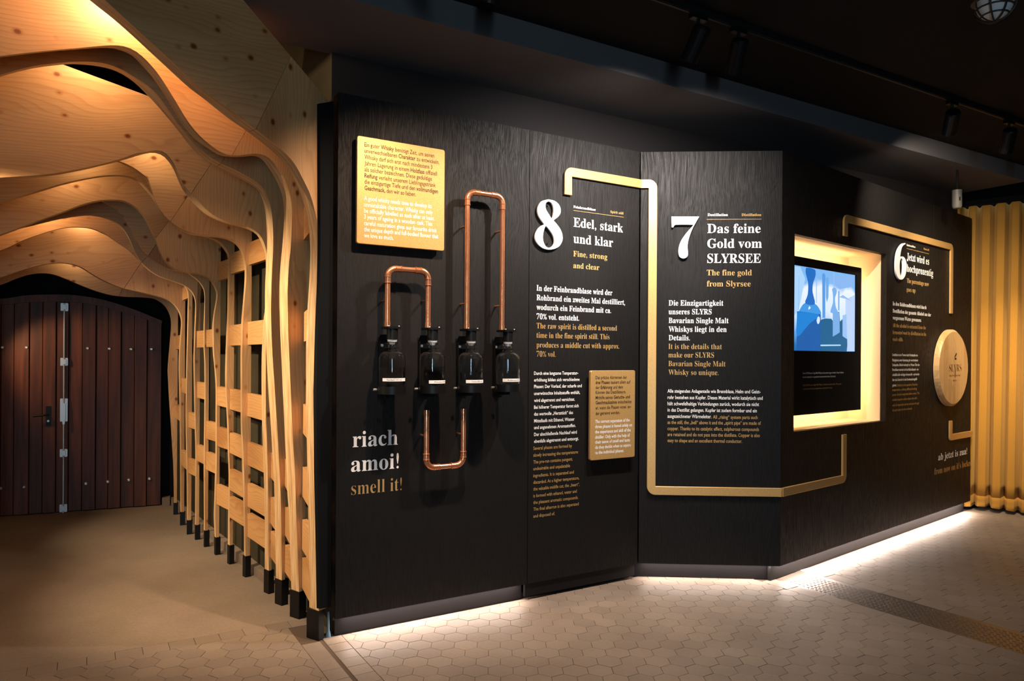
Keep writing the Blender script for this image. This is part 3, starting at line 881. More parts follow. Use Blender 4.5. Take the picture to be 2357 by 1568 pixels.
q2, pl2 = plaque('small gold plaque about separating the phases beside the narrow text column', (1360.2, 853), (1462.8, 853), (1460.7, 1052.4), (1358.7, 1060), OP)
text_block(FA, OP + 0.0008, 7.4, 1371, [(872.9, 'Das präzise Abtrennen der', 1443), (884.3, '**drei Phasen** basiert allein auf', 1451), (895.8, 'der **Erfahrung** und dem', 1434), (907, 'Können des Destillateurs.', 1440.6), (919.3, 'Mithilfe seines **Geruchs- und**', 1450), (930.8, '**Geschmackssinns** entscheidet', 1453.8), (942.8, 'er, wann die Phasen vonei  an-', 1452.6), (955.5, 'der getrennt werden.', 1427)], M_INK, pl2, bold=0.018, thin=0.007)
text_block(FA, OP + 0.0008, 7.4, 1370, [(974.6, 'The correct separation of the', 1449.5), (986.4, 'three phases is based solely on', 1455), (998.4, 'the experience and skill of the', 1451.8), (1010.6, 'distiller. Only with the help of', 1449.5), (1022, 'their sense of smell and taste', 1450), (1034, 'do they decide when to separa-', 1453), (1046, 'te the individual phases.', 1436)], M_WHITE, pl2, thin=0.013)

# ------------------------------------------------------------------ copper pipes
PO, PR = 0.075, 0.0145
def up_(px, py):
    return FA.uz(px, py, PO)
def arc_pts(c, a, b, n=8):
    return [c + (a - c) * math.cos(i / n * PI / 2) + (b - c) * math.sin(i / n * PI / 2) for i in range(n + 1)]
def copper_pipe(label, xl, xr, ytop, yl, yr, stand, ymid):
    """two upright legs joined by a cross pipe with two elbows; stand: heights of wall pins"""
    ul, ur = up_(xl, (ytop + yl) / 2)[0], up_(xr, (ytop + yr) / 2)[0]
    zl, zr = up_(xl, yl)[1], up_(xr, yr)[1]
    zl = zr = (zl + zr) / 2
    if yl < 800:
        zl = zr = FA.uz(902.5, 752, 0.118)[1] + 0.0004
    zc = up_(ymid[0], ymid[1])[1]
    R = 0.045
    s = 1 if zc > zl else -1
    t = thing('copper_pipe', FA.P((ul + ur) / 2, min(zl, zc), PO), label, 'pipe')
    P = lambda u, z: FA.P(u, z, PO)
    mesh('leg', *sweep([P(ul, zl), P(ul, zc - s * (R + 0.012))], PR, 18), M_COPPER, t, True)
    mesh('leg', *sweep([P(ur, zr), P(ur, zc - s * (R + 0.012))], PR, 18), M_COPPER, t, True)
    mesh('cross_pipe', *sweep([P(ul + R + 0.012, zc), P(ur - R - 0.012, zc)], PR, 18), M_COPPER, t, True)
    for ue, du in ((ul, 1), (ur, -1)):
        c = P(ue + du * R, zc - s * R)
        a, b = P(ue, zc - s * R), P(ue + du * R, zc)
        core = [P(ue, zc - s * (R + 0.03)), P(ue, zc - s * (R + 0.012))] + arc_pts(c, a, b) + [P(ue + du * (R + 0.012), zc), P(ue + du * (R + 0.03), zc)]
        rad = [PR + 0.0022] * len(core)
        rad[0] = rad[1] = rad[-1] = rad[-2] = PR + 0.0022
        e = mesh('elbow', *sweep(core, PR, 18, radii=rad), M_COPPER, t, True)
        for q0, q1 in ((P(ue, zc - s * (R + 0.033)), P(ue, zc - s * (R + 0.026))), (P(ue + du * (R + 0.026), zc), P(ue + du * (R + 0.033), zc)), (P(ue, zc - s * (R + 0.002)), P(ue, zc - s * (R - 0.004))), (P(ue + du * (R - 0.004), zc), P(ue + du * (R + 0.002), zc))):
            mesh('bead', *sweep([q0, q0 + (q1 - q0) * 0.25, q0 + (q1 - q0) * 0.75, q1], PR, 18, radii=[PR + 0.0018, PR + 0.0046, PR + 0.0046, PR + 0.0018]), M_COPPER, e, True)
    for side, py in stand:
        uu, px = (ul, xl) if side < 0 else (ur, xr)
        z = up_(px, py)[1]
        mesh('wall_pin', *sweep([FA.P(uu, z, 0.0), FA.P(uu, z, PO - PR + 0.004)], 0.006, 10), M_COPPER, t, True)
    for uu, z in ((ul, zl), (ur, zr)):
        mesh('sleeve', *sweep([P(uu, z), P(uu, z + s * 0.028)], PR + 0.002, 18), M_COPPER, t, True)
    return t
copper_pipe('short copper pipe arch over the two left bottles', 892, 985.2, 613, 750.5, 750.5, [(-1, 691.7), (1, 692)], (938, 621))
copper_pipe('tall narrow copper pipe arch over the two right bottles', 1075, 1156, 437, 751, 753, [(-1, 520), (1, 531), (-1, 699), (1, 704)], (1116, 446.5))
copper_pipe('copper pipe bent into a U below the bottles', 981.5, 1066.3, 1080, 944, 941, [(-1, 1004.5), (1, 1000.7)], (1024, 1074))

# ------------------------------------------------------------------ bottles and their holders
BOF = 0.118
def bzv(y, off=BOF):
    return FA.uz(902.5, y, off)[1]
ZT = {k: bzv(y) for k, y in dict(plate1=752, plate0=757, collar0=781, stop1=781, stop0=788, neck0=805, sh=816, cup1=889, cup0=907).items()}
def bottle(px, level, label, tl, tr, ty, txt, xt0, xt1):
    u = FA.uz(px, 850, BOF)[0]
    c = FA.P(u, 0, BOF)
    r = 30.4 / 61.0 * 61.0 / FPX * FA.P(FA.uz(902.5, 850, BOF)[0], 0, BOF).y
    z0 = ZT['cup1'] - 0.030
    zn0, zn1, zs_ = ZT['neck0'], ZT['stop0'], ZT['sh']
    t = thing('glass_bottle', (c.x, c.y, z0), label, 'bottle')
    rn = r * 0.30
    out = [(r * 0.93, z0), (r, z0 + 0.008), (r, zs_ - 0.022)]
    for i in range(1, 9):
        a = i / 8 * PI / 2
        out.append((r - (r - rn * 1.15) * (1 - math.cos(a)), zs_ - 0.022 + (zn0 - zs_ + 0.030) * math.sin(a) * 0.75))
    zt0 = out[-1][1]
    out += [(rn, zt0 + 0.006), (rn, zn1 - 0.012), (rn * 1.45, zn1 - 0.008), (rn * 1.45, zn1), (rn * 0.85, zn1 + 0.001)]
    w = 0.003
    inn = [(rn * 0.82, zn1 - 0.01), (rn - w, zt0 + 0.004)]
    for rr, zz in reversed(out[2:11]):
        inn.append((max(rr - w, rn - w), zz - w * 0.6))
    inn += [(r - w, z0 + 0.012), (r * 0.9, z0 + 0.006)]
    V, Fc = lathe((c.x, c.y, 0), out + inn, 40)
    mesh('glass_body', V, Fc, M_GLASS, t, True)
    zl = FA.uz(px, level, BOF)[1]
    mesh('liquid', *lathe((c.x, c.y, 0), [(r * 0.9 - 0.001, z0 + 0.0068), (r - w - 0.0006, z0 + 0.013), (r - w - 0.0006, zl)], 40), M_LIQ, t, True)
    mesh('stopper', *lathe((c.x, c.y, 0), [(rn * 0.72, zn1 - 0.012), (rn * 0.8, zn1 + 0.001), (rn * 1.15, zn1 + 0.003), (rn * 1.25, ZT['stop1'] - 0.002), (rn * 1.1, ZT['stop1'] - 0.001)], 24), M_FROST, t, True)
    # paper label wrapped on the glass
    cam2 = Vector((-c.x, -c.y, 0)).normalized()
    side = Vector((-cam2.y, cam2.x, 0))
    zl0, zl1 = FA.uz(px, ty + 7.4, BOF + r)[1], FA.uz(px, ty, BOF + r)[1]
    def ang(xp):
        return math.asin(max(-0.999, min(0.999, (xp - px) / 30.4 * (902.5 - 1178.5) / (902.5 - 1178.5) * (61.0 / tw(px)))))
    def tw(p):
        return 61.3 - (p - 902.5) * (5.6 / 266.2)
    a0, a1 = ang(tl), ang(tr)
    n = 10
    LV, LF = [], []
    for i in range(n + 1):
        a = a0 + (a1 - a0) * i / n
        d = cam2 * math.cos(a) + side * math.sin(a)
        LV += [Vector((c.x, c.y, zl0)) + d * (r + 0.0008), Vector((c.x, c.y, zl1)) + d * (r + 0.0008)]
    for i in range(n):
        LF.append((2 * i, 2 * i + 2, 2 * i + 3, 2 * i + 1))
    lb = mesh('paper_label', LV, LF, M_WHITE, t, True)
    v, f, wd = line_mesh(txt, False, 0.0, 0.0)
    b0, b1 = ang(xt0), ang(xt1)
    hh = (zl1 - zl0)
    TV = []
    for p in v:
        a = b0 + (b1 - b0) * p.x / wd
        d = cam2 * math.cos(a) + side * math.sin(a)
        TV.append(Vector((c.x, c.y, zl0 + hh * 0.28 + p.y / cap_height(False) * hh * 0.46)) + d * (r + 0.0014))
    mesh('lettering', TV, f, M_INK, lb)
    return c, r, u
def holder(c, r, u, label):
    t = thing('bottle_holder', FA.P(u, ZT['cup0'] - 0.02, 0), label, 'holder', 'black steel bottle holders on the wall')
    z1 = FA.uz(902.5, 776, 0.01)[1]; z0 = FA.uz(902.5, 917, 0.01)[1]
    bp = mesh('backplate', *fbox(FA, u - 0.034, u + 0.034, z0, z1, 0.0005, 0.006), M_STEEL_BLK, t)
    mesh('edge_flange', *fbox(FA, u - 0.034, u - 0.030, z0 + 0.02, z1 - 0.02, 0.006, 0.030), M_STEEL_BLK, bp)
    k = [FA.P(u - 0.034, z1 - 0.022, 0.006), FA.P(u + 0.034, z1 - 0.022, 0.006), FA.P(u + 0.034, z1 + 0.008, 0.034), FA.P(u - 0.034, z1 + 0.008, 0.034)]
    V = k + [p + Vector((0, 0, 0.004)) for p in k]
    mesh('bent_lip', V, BOXF, M_STEEL_BLK, bp)
    mesh('screw', *sweep([FA.P(u - 0.014, z1 - 0.045, 0.006), FA.P(u - 0.014, z1 - 0.045, 0.011)], 0.0075, 12), M_ZINC, bp)
    zc = ZT['neck0'] + 0.008
    mesh('neck_clamp', *fbox(FA, u - 0.030, u + 0.030, zc, zc + 0.003, 0.006, BOF - r * 0.33), M_STEEL_BLK, t)
    mesh('neck_ring', *lathe((c.x, c.y, 0), [(r * 0.34, zc), (r * 0.52, zc), (r * 0.52, zc + 0.003), (r * 0.34, zc + 0.003), (r * 0.34, zc)], 28, False), M_STEEL_BLK, t)
    mesh('collar', *lathe((c.x, c.y, 0), [(r * 0.42, ZT['collar0']), (r * 0.42, ZT['plate0'])], 28), M_STEEL_BLK, t, True)
    tp = mesh('top_plate', *prism(Frame((0, 0), (1, 0)), [(0, 0), (1, 0), (1, 1), (0, 1)], 0, 1), M_STEEL_BLK, t)
    V, Fc = fbox(FA, u - 0.036, u + 0.036, ZT['plate0'], ZT['plate1'], 0.050, BOF + 0.032)
    o = root_loc(t)
    tp.data.clear_geometry(); tp.data.from_pydata([v - o for v in V], [], Fc); tp.data.update()
    for du in (-0.028, 0.028):
        p = FA.P(u + du, ZT['plate1'], BOF + 0.022)
        mesh('screw', *lathe((p.x, p.y, 0), [(0.0045, p.z), (0.0045, p.z + 0.003), (0.003, p.z + 0.005)], 10), M_ZINC, tp, True)
    zb, zt_ = ZT['cup0'], ZT['cup1']
    mesh('base_cup', *lathe((c.x, c.y, 0), [(r * 1.05, zb), (r * 1.06, zt_), (r * 1.02, zt_), (r * 1.02, zb + 0.008), (0.0, zb + 0.008), (0.0, zb)], 40, False), M_STEEL_BLK, t, True)
    mesh('arm', *fbox(FA, u - 0.02, u + 0.02, zb - 0.02, zb + 0.004, 0.006, BOF - 0.01), M_STEEL_BLK, t)
    mesh('clamp_bolt', *sweep([FA.P(u - r * 1.04, zb + 0.022, BOF - 0.03), FA.P(u - r * 1.04 - 0.018, zb + 0.022, BOF - 0.03)], 0.006, 10), M_ZINC, t)
    return t
for args in ((902.5, 845.5, 'first glass bottle from the left, half full of clear spirit', 881.5, 932, 871, 'Nachlauf 12% vol.', 891, 924),
             (995.2, 843.8, 'second glass bottle from the left, under the short pipe arch', 987.7, 1024.6, 876, 'Mittellauf 70 %', 1000, 1024.2),
             (1083.8, 856, 'third glass bottle from the left, under the tall pipe arch', 1073, 1112, 875, 'Vorlauf 80% vol.', 1086, 1109),
             (1168.7, 852.6, 'rightmost glass bottle, beside the joint between the panels', 1157.5, 1196, 872, 'Rohbrand 30 %', 1169, 1195)):
    c, r, u = bottle(args[0], args[1], args[2], *args[3:6], args[6], args[7], args[8])
    holder(c, r, u, {902.5: 'black steel holder of the leftmost bottle', 995.2: 'black steel holder of the second bottle from the left', 1083.8: 'black steel holder of the third bottle from the left', 1168.7: 'black steel holder of the rightmost bottle'}[args[0]])

# ------------------------------------------------------------------ round wooden lid
LO = 0.052
lc = FC.uz(2196, 847, LO)
LR = (FC.uz(2196, 758, LO)[1] - FC.uz(2196, 935, LO)[1]) / 2
t = thing('barrel_lid', FC.P(lc[0], lc[1] - LR, 0.0), 'round pale wooden barrel lid with burnt-in logo near the curtain', 'barrel lid')
def lidwood(nt, b):
    spruce((0.66, 0.42, 0.20), (0.55, 0.32, 0.135), 'Z', knots=False)(nt, b)
M_LID = mat('pale_oak_staves', rough=0.45, build=lidwood)
nst = 7
for i in range(nst):
    a, bq = -LR + 2 * LR * i / nst + 0.0006, -LR + 2 * LR * (i + 1) / nst - 0.0006
    top, bot = [], []
    for k in range(9):
        x = a + (bq - a) * k / 8
        y = math.sqrt(max(1e-6, LR * LR - x * x))
        top.append((lc[0] + x, lc[1] + y)); bot.append((lc[0] + x, lc[1] - y))
    x0 = LR * 0.93
    poly = bot + top[::-1]
    pin = []
    for uu, zz in poly:                      # chamfered rim: front outline pulled in
        dx, dz = uu - lc[0], zz - lc[1]
        rr = math.hypot(dx, dz)
        s = min(1.0, (LR - 0.022) / rr) if rr > 0 else 1
        pin.append((lc[0] + max(a, min(bq, dx)), lc[1] + dz * s))
    n = len(poly)
    V = [FC.P(u, z, 0.004) for u, z in poly] + [FC.P(u, z, LO - 0.016) for u, z in poly] + [FC.P(u, z, LO + random.uniform(-0.0006, 0.0006)) for u, z in pin]
    Fc = [tuple(range(n))[::-1], tuple(range(2 * n, 3 * n))]
    for r_ in range(2):
        for k in range(n):
            j = (k + 1) % n
            Fc.append((r_ * n + k, r_ * n + j, (r_ + 1) * n + j, (r_ + 1) * n + k))
    mesh('stave', V, Fc, M_LID, t)
lg = thing('burnt_logo', FC.P(lc[0], lc[1], LO), None, None, parent=t)
text_block(FC, LO + 0.0016, 16.5, 2184.6, [(855.5, 'SLYRS', 2213)], M_INK, lg, True, thin=-0.02)
yu, yz = FC.uz(2198.3, 856, LO)
mesh('letter_tail', *fbox(FC, yu - 0.004, yu + 0.004, FC.uz(2198.3, 869, LO)[1], yz + 0.01, LO + 0.0012, LO + 0.002), M_INK, lg)
leaf = [FC.uz(2140 + x / 7.47, 740 + y / 7.47, LO + 0.0016) for x, y in [(458, 535), (466, 560), (455, 590), (436, 612), (424, 616), (432, 590), (446, 570)]]
mesh('logo_leaf', [FC.P(u, z, LO + 0.0016) for u, z in leaf], [tuple(range(len(leaf)))], M_INK, lg)
leaf = [FC.uz(2140 + x / 7.47, 740 + y / 7.47, LO + 0.0016) for x, y in [(432, 622), (452, 626), (464, 650), (448, 662), (428, 655)]]
mesh('logo_leaf', [FC.P(u, z, LO + 0.0016) for u, z in leaf], [tuple(range(len(leaf)))], M_INK, lg)
M_BURN = mat('faint_burnt_brown', (0.30, 0.15, 0.06), 0.6)
text_block(FC, LO + 0.0016, 4.2, 2185.5, [(866.5, 'Bavarian Single Malt', 2210.5)], M_BURN, lg, True)
text_block(FC, LO + 0.0016, 3.6, 2194, [(877.5, 'Whisky', 2203)], M_BURN, lg, True)

# ------------------------------------------------------------------ floor
HW, HTH = 0.11534, 0.02145
HO = Vector((-0.57389, 3.81961))
h1 = Vector((math.cos(HTH), math.sin(HTH))); h2 = Vector((-h1.y, h1.x))
def clip(poly, p, n):
    """keep the side of line (p, normal n) where (x-p).n >= 0"""
    out = []
    for i, a in enumerate(poly):
        b = poly[(i + 1) % len(poly)]
        da, db = (a - p).dot(n), (b - p).dot(n)
        if da >= 0:
            out.append(a)
        if (da > 0) != (db > 0) and abs(da - db) > 1e-12:
            out.append(a + (b - a) * (da / (da - db)))
    return out
def area2(poly):
    return abs(sum(poly[i - 1].x * poly[i].y - poly[i].x * poly[i - 1].y for i in range(len(poly)))) / 2
def g(px, py):
    return at_z(px, py).xy
def left_n(d):
    return Vector((-d.y, d.x))
L1a, L1b = g(742, 1479), g(817, 1568)
d1 = (L1b - L1a).normalized(); n1r = left_n(d1)          # points to the right-hand (main) field
if n1r.x < 0: n1r = -n1r
W1 = abs((g(819, 1497.7) - L1a).dot(n1r))
L2a, L2b = g(0, 1548), g(690, 1425)
d2 = (L2b - L2a).normalized(); n2f = Vector((d2.y, -d2.x))   # toward the camera
SRa, SRb = g(1870, 1321), g(2357, 1458)
SLa, SLb = g(1825, 1346), g(2335, 1508)
ds = (SRb - SRa).normalized(); nsr = left_n(ds)
if nsr.x < 0: nsr = -nsr
tones = []
regions = {
    'main': [(L1a + n1r * W1, n1r), (FA.P(0, 0, -0.04).xy, FA.n.xy), (FB.P(0, 0, -0.10).xy, FB.n.xy), (SLa - nsr * 0.115, -nsr)],
    'left': [(L1a - n1r * 0.10, -n1r), (L2a + n2f * 0.105, n2f)],
    'right': [(SRa + nsr * 0.115, nsr), (FC.P(0, 0, -0.04).xy, FC.n.xy)],
}
def in_frame(p):
    if p.y < 0.8: return False
    x = 1178.5 + FPX * p.x / p.y
    y = Y0 + FPX * CAM_H / p.y
    return -700 < x < 3300 and y < 2100
tiles = []
GR = 0.0012
side_len = HW / math.sqrt(3)
for r in range(-46, 34):
    for cidx in range(-50, 75):
        ctr = HO + h1 * (cidx * HW + (0 if r % 2 == 1 else HW / 2) + HW / 2) - h2 * (r * HW * math.sqrt(3) / 2)
        if not in_frame(ctr) or ctr.y > 7.6:
            continue
        hx = [ctr + (h1 * math.cos(math.radians(90 + 60 * k)) + h2 * math.sin(math.radians(90 + 60 * k))) * (side_len - GR) for k in range(6)]
        for rg, planes in regions.items():
            p = hx
            for q, nn in planes:
                if len(p) >= 3:
                    p = clip(p, q + nn * GR, nn)
            if len(p) >= 3 and area2(p) > 0.0004:
                tiles.append(p)
def quad_row(a, d, n, w, length, count, start=0.0):
    for i in range(count):
        s0 = start + i * length
        q = [a + d * (s0 + GR) + n * GR, a + d * (s0 + length - GR) + n * GR, a + d * (s0 + length - GR) + n * (w - GR), a + d * (s0 + GR) + n * (w - GR)]
        if in_frame(sum(q, Vector((0, 0))) / 4):
            tiles.append(q)
rp = HW * math.sqrt(3) / 2
quad_row(L1a + n1r * 0.012, d1, n1r, W1 - 0.012, rp, 12, -0.05)
quad_row(L1a - n1r * 0.10, d1, n1r, 0.094, 0.118, 10, -0.02)
quad_row(L2a, d2, n2f, 0.105, 0.118, 18, -0.25)
for i in range(len(tiles)):
    pass
quad_row(SRa, ds, nsr, 0.115, 0.19, 16, -0.1)
quad_row(SLa - nsr * 0.115, ds, nsr, 0.115, 0.19, 16, -0.15)
# trim what the left rows overlap
def ok_tile(p):
    c = sum(p, Vector((0, 0))) / len(p)
    return True
gx0, gx1, gy0, gy1 = -7.0, 7.5, 0.4, 9.0
floor = mesh('floor', [(gx0, gy0, -0.0035), (gx1, gy0, -0.0035), (gx1, gy1, -0.0035), (gx0, gy1, -0.0035)], [(0, 1, 2, 3)], M_GROUT, origin=(0, 0, -0.0035))
tag(floor, 'sand coloured hexagonal cement tile floor with brown joints', kind='structure')
def tile_geo(p):
    n = len(p)
    c = sum(p, Vector((0, 0))) / n
    z = random.uniform(-0.0006, 0.0004)
    tilt = (random.uniform(-0.004, 0.004), random.uniform(-0.004, 0.004))
    zt_ = lambda q: z + (q.x - c.x) * tilt[0] + (q.y - c.y) * tilt[1]
    ins = [c + (q - c) * (1 - 0.0012 / max(0.02, (q - c).length)) for q in p]
    V = [Vector((q.x, q.y, -0.004)) for q in p] + [Vector((q.x, q.y, zt_(q) - 0.0008)) for q in p] + [Vector((q.x, q.y, zt_(q))) for q in ins]
    F = [tuple(range(2 * n, 3 * n))]
    for k in range(2):
        for i in range(n):
            j = (i + 1) % n
            F.append((k * n + i, k * n + j, (k + 1) * n + j, (k + 1) * n + i))
    return V, F
def add_tone(o, vals):
    at = o.data.attributes.new('tone', 'FLOAT', 'FACE')
    at.data.foreach_set('value', vals)
def show_size(p):
    c = sum(p, Vector((0, 0))) / len(p)
    return area2(p) / (c.y ** 3)
def seen_first(p):
    c = sum(p, Vector((0, 0))) / len(p)
    x = 1178.5 + FPX * c.x / c.y; y = Y0 + FPX * CAM_H / c.y
    w_ = (c - FA.o.xy).dot(FA.n.xy) > -0.02 or x < 760
    return (-10 < x < 2367 and y < 1580 and w_, show_size(p))
tiles.sort(key=seen_first, reverse=True)
for p in tiles[:300]:
    V, Fc = tile_geo(p)
    o = mesh('floor_tile', V, Fc, M_TILE, floor)
    add_tone(o, [random.random()] * len(o.data.polygons))
AV, AF, AT = [], [], []
for p in tiles[300:]:
    V, Fc = tile_geo(p)
    k = len(AV); AV += V; AF += [tuple(a + k for a in q) for q in Fc]
    AT += [random.random()] * len(Fc)
o = mesh('far_floor_tiles', AV, AF, M_TILE, floor)
add_tone(o, AT)
o['kind'] = 'stuff'
# dusty floor of the passage
pp = [L2a - d2 * 3.0, L2b + d2 * 0.12, g(726, 1418), Vector((-0.70, 4.05)), Vector((-3.4, 7.7)), Vector((-7.0, 6.2))]
pp = [L2a - d2 * 3.0, L2b + d2 * 0.33, Vector((-0.75, 4.5)), Vector((-3.0, 8.3)), Vector((-7.0, 6.6))]
mesh('passage_floor', [(q.x, q.y, -0.0005) for q in pp] + [(q.x, q.y, -0.004) for q in pp], [tuple(range(5)), (0, 1, 6, 5), (1, 2, 7, 6), (2, 3, 8, 7), (3, 4, 9, 8), (4, 0, 5, 9)], M_CONC, floor)
# metal joint strip between the fields
q = [L1a - d1 * 0.3, L1b + d1 * 0.8]
jv = [q[0] - n1r * 0.004, q[0] + n1r * 0.011, q[1] + n1r * 0.011, q[1] - n1r * 0.004]
mesh('joint_strip', [(v.x, v.y, -0.0030) for v in jv], [(0, 1, 2, 3)], M_GROUT, floor)
# tread plate
tp = [SLa - ds * 0.10, SRa - ds * 0.10, SRb + ds * 1.2, SLb + ds * 1.2]
plate = mesh('tread_plate', [(v.x, v.y, -0.0012) for v in tp] + [(v.x, v.y, -0.004) for v in tp], BOXF, M_TREAD, floor)
wst = (SRa - SLa).dot(nsr)
V, Fc = [], []
pitch = 0.030
for i in range(0, int(2.3 / pitch)):
    for j in range(int((wst - 0.02) / (pitch * 0.62))):
        for s in (0,):
            ctr = SLa + ds * (-0.05 + (i + 0.5 * (j % 2)) * pitch) + nsr * (0.016 + j * pitch * 0.62)
            if not in_frame(ctr): continue
            a = ds if (i + j) % 2 else nsr
            ax = (ds + nsr * (1 if (j % 2) else -1)).normalized(); ay = left_n(ax)
            k = len(V)
            for dx, dy in ((-0.0115, 0), (0, -0.0032), (0.0115, 0), (0, 0.0032)):
                w_ = ctr + ax * dx + ay * dy
                V.append((w_.x, w_.y, -0.0012))
            w0, w1 = ctr - ax * 0.004, ctr + ax * 0.004
            V.append((w0.x, w0.y, 0.0012)); V.append((w1.x, w1.y, 0.0012))
            Fc += [(k, k + 1, k + 4), (k + 1, k + 5, k + 4), (k + 1, k + 2, k + 5), (k + 2, k + 3, k + 5), (k + 3, k + 4, k + 5), (k + 3, k, k + 4)]
o = mesh('tread_pattern', V, Fc, M_TREAD, plate)
o['kind'] = 'stuff'

# ------------------------------------------------------------------ wooden tunnel
RN = {
1: [(734,1407),(732,1274),(731,1240),(730.5,1179),(728,1086),(726.7,997),(726,955),(726,856),(727.5,773),(730,724),(734,649),(735.8,575),(733,525),(723,478),(712.5,444),(696,410),(678.6,378),(655,351),(625,326),(593.5,301),(537.6,258.6),(491,226),(450.6,192.6),(364.5,112),(295.7,50),(242,0),(150,-85),(60,-150),(-80,-215),(-250,-240)],
2: [(688.6,1363),(686,1309),(683.5,1229),(681,1162),(678.6,1080),(674,1013),(669.5,906),(666,823),(663.6,773),(663,750),(662,682),(663,649),(665,608),(669.5,566),(672,503),(671.4,473),(666,441),(653.6,408.6),(645.7,396),(628.8,372),(610.6,358),(589.5,353.5),(561.5,356.5),(536,358),(519,354.7),(498,344),(470,322),(449,300.6),(428,272.6),(400,226),(371,180),(356,160),(331,132.6),(305.5,114),(280,105.5),(246,104.6),(170,111.4),(85,119),(0,129),(-120,145),(-260,175)],
3: [(648.8,1336),(647.6,1229),(646,1146),(643,1080),(639.6,1013),(635.5,947),(632,889),(628,831),(625.5,781),(624,730),(624,699),(625.5,641),(627,608),(628.8,566),(627.7,512),(623,476),(616,451),(607,435),(593,421),(571.4,407),(535.7,388),(509.6,376.4),(484,361),(463,344),(432,310.5),(408.6,283.8),(383,246),(358,213.7),(337,195),(310,178),(280,160),(245,147),(204,142),(146,143.6),(73,153),(0,172.5),(-120,210),(-260,250)],
4: [(619,1314),(618,1240),(617,1146),(615.6,1063),(614,997),(612,955.6),(611.7,873),(612,773),(613,715),(615,640),(614,585),(606,555),(595,538),(578,526),(562.5,520),(532,514),(496,498),(469.6,477),(443,448),(425,428.6),(411,400),(404,383),(393,365),(377.7,350),(358,346),(330,351),(314,352.5),(271.5,367.5),(187,388),(102,401.5),(0,409),(-120,415),(-260,420)],
5: [(565.6,1281),(564,1209),(563,1126),(561.5,1077),(560,1022),(557,973),(557,840),(557,815),(559,749),(562,699.5),(566.5,650),(567,617),(564,600),(559,582),(550,566),(535.7,553.6),(514,546),(489,541),(460.7,539),(435.7,534),(410.7,523),(387.5,505),(368,482),(355,455),(348,432),(341,412.5),(327.5,400),(305.5,384.5),(275,371),(230,358),(150,345),(60,340),(-60,345),(-260,365)],
6: [(528.8,1255.7),(529,1193),(529,1093),(527.5,1039),(526,973),(521.7,906),(521.7,860),(524,766),(526.7,699.5),(528,641),(528.6,605),(527,587.5),(521,573),(509,559),(493,550),(469.6,542),(440,534),(412,521),(388,502),(370,480),(353,452),(339,433.7),(322,416.7),(297,405.7),(263,402.6),(220.6,406.5),(153,420),(85,439.6),(0,466),(-120,500),(-260,530)],
7: [(497,1237.5),(496,1176),(497.6,1126),(498.5,1085),(499,1006),(499,923),(498.5,873),(495,840),(492.7,807),(492,774),(492,749),(494,724),(499,696),(501,678),(498,664),(489,648),(475,636),(457,629.5),(434,627),(410.7,622),(393,612.5),(378.6,598),(368,577),(359,552),(346,523.6),(331,496.5),(314,478),(288.5,463),(263,459.5),(229,461),(187,471),(136,490.6),(68,515),(0,540.6),(-120,580),(-260,610)],
8: [(472,1222),(471.4,1100),(471.4,1039),(472.8,939.5),(472.8,840),(471,799),(471,749),(472,699.5),(472,678),(468,661),(456,645),(443,635),(432,628),(400,622),(375,612.5),(348,594.6),(327,577),(317,559),(305.5,539),(292,513.5),(278,495),(265,481),(237.6,463.4),(200,452),(140,450),(60,470),(-60,505),(-260,560)],
9: [(451.5,1209),(452,1101),(452,1039),(450.5,973),(449,906),(448,840),(448,815.6),(449.6,757.5),(451,726),(451,699.5),(448,683),(439.6,668),(423,656),(396.5,646),(371.4,637.5),(352,627),(332,610.7),(319.6,594.6),(309,575),(298.7,550.8),(287,530.4),(271.5,515),(246,502.4),(220.6,496.5),(195,495.6),(136,504),(51,524.5),(0,532),(-120,545),(-260,560)],
10: [(433,1198),(432,1093),(430.5,1031),(429.5,956),(430,906),(431,850),(433,766),(434,716),(434,680),(430,664),(415,648),(396,640),(371,631),(350,620),(334,607),(319,596.7),(297,574.7),(271.5,557.6),(246,540.6),(212,526),(178,522.5),(144,525),(102,536),(51,554),(0,577),(-120,615),(-260,640)],
11: [(417.5,1179),(417,1093),(416.5,1006),(415.5,923),(413.6,850),(414.7,807),(417,774),(419,744),(417,727.7),(410,711),(396.5,696),(380,687),(356,680),(322,672),(285,663.8),(254.6,652.7),(220.6,635.8),(186.7,615),(161,607),(136,605),(102,608.6),(51,622),(0,639),(-120,670),(-260,690)],
12: [(401,1158),(399.8,1090),(398,1047),(394,981),(390,923),(387.4,873),(386.5,849),(389,815.6),(392,779),(394,752.6),(393,732.7),(386.5,714.4),(375,699.5),(360,690),(348,686),(322.4,684),(288.5,683),(254.6,679),(220.6,669.7),(186.7,657),(152.7,642.6),(122,631.5),(96.7,629),(68,632),(34,642.6),(0,656),(-120,690),(-260,710)],
}
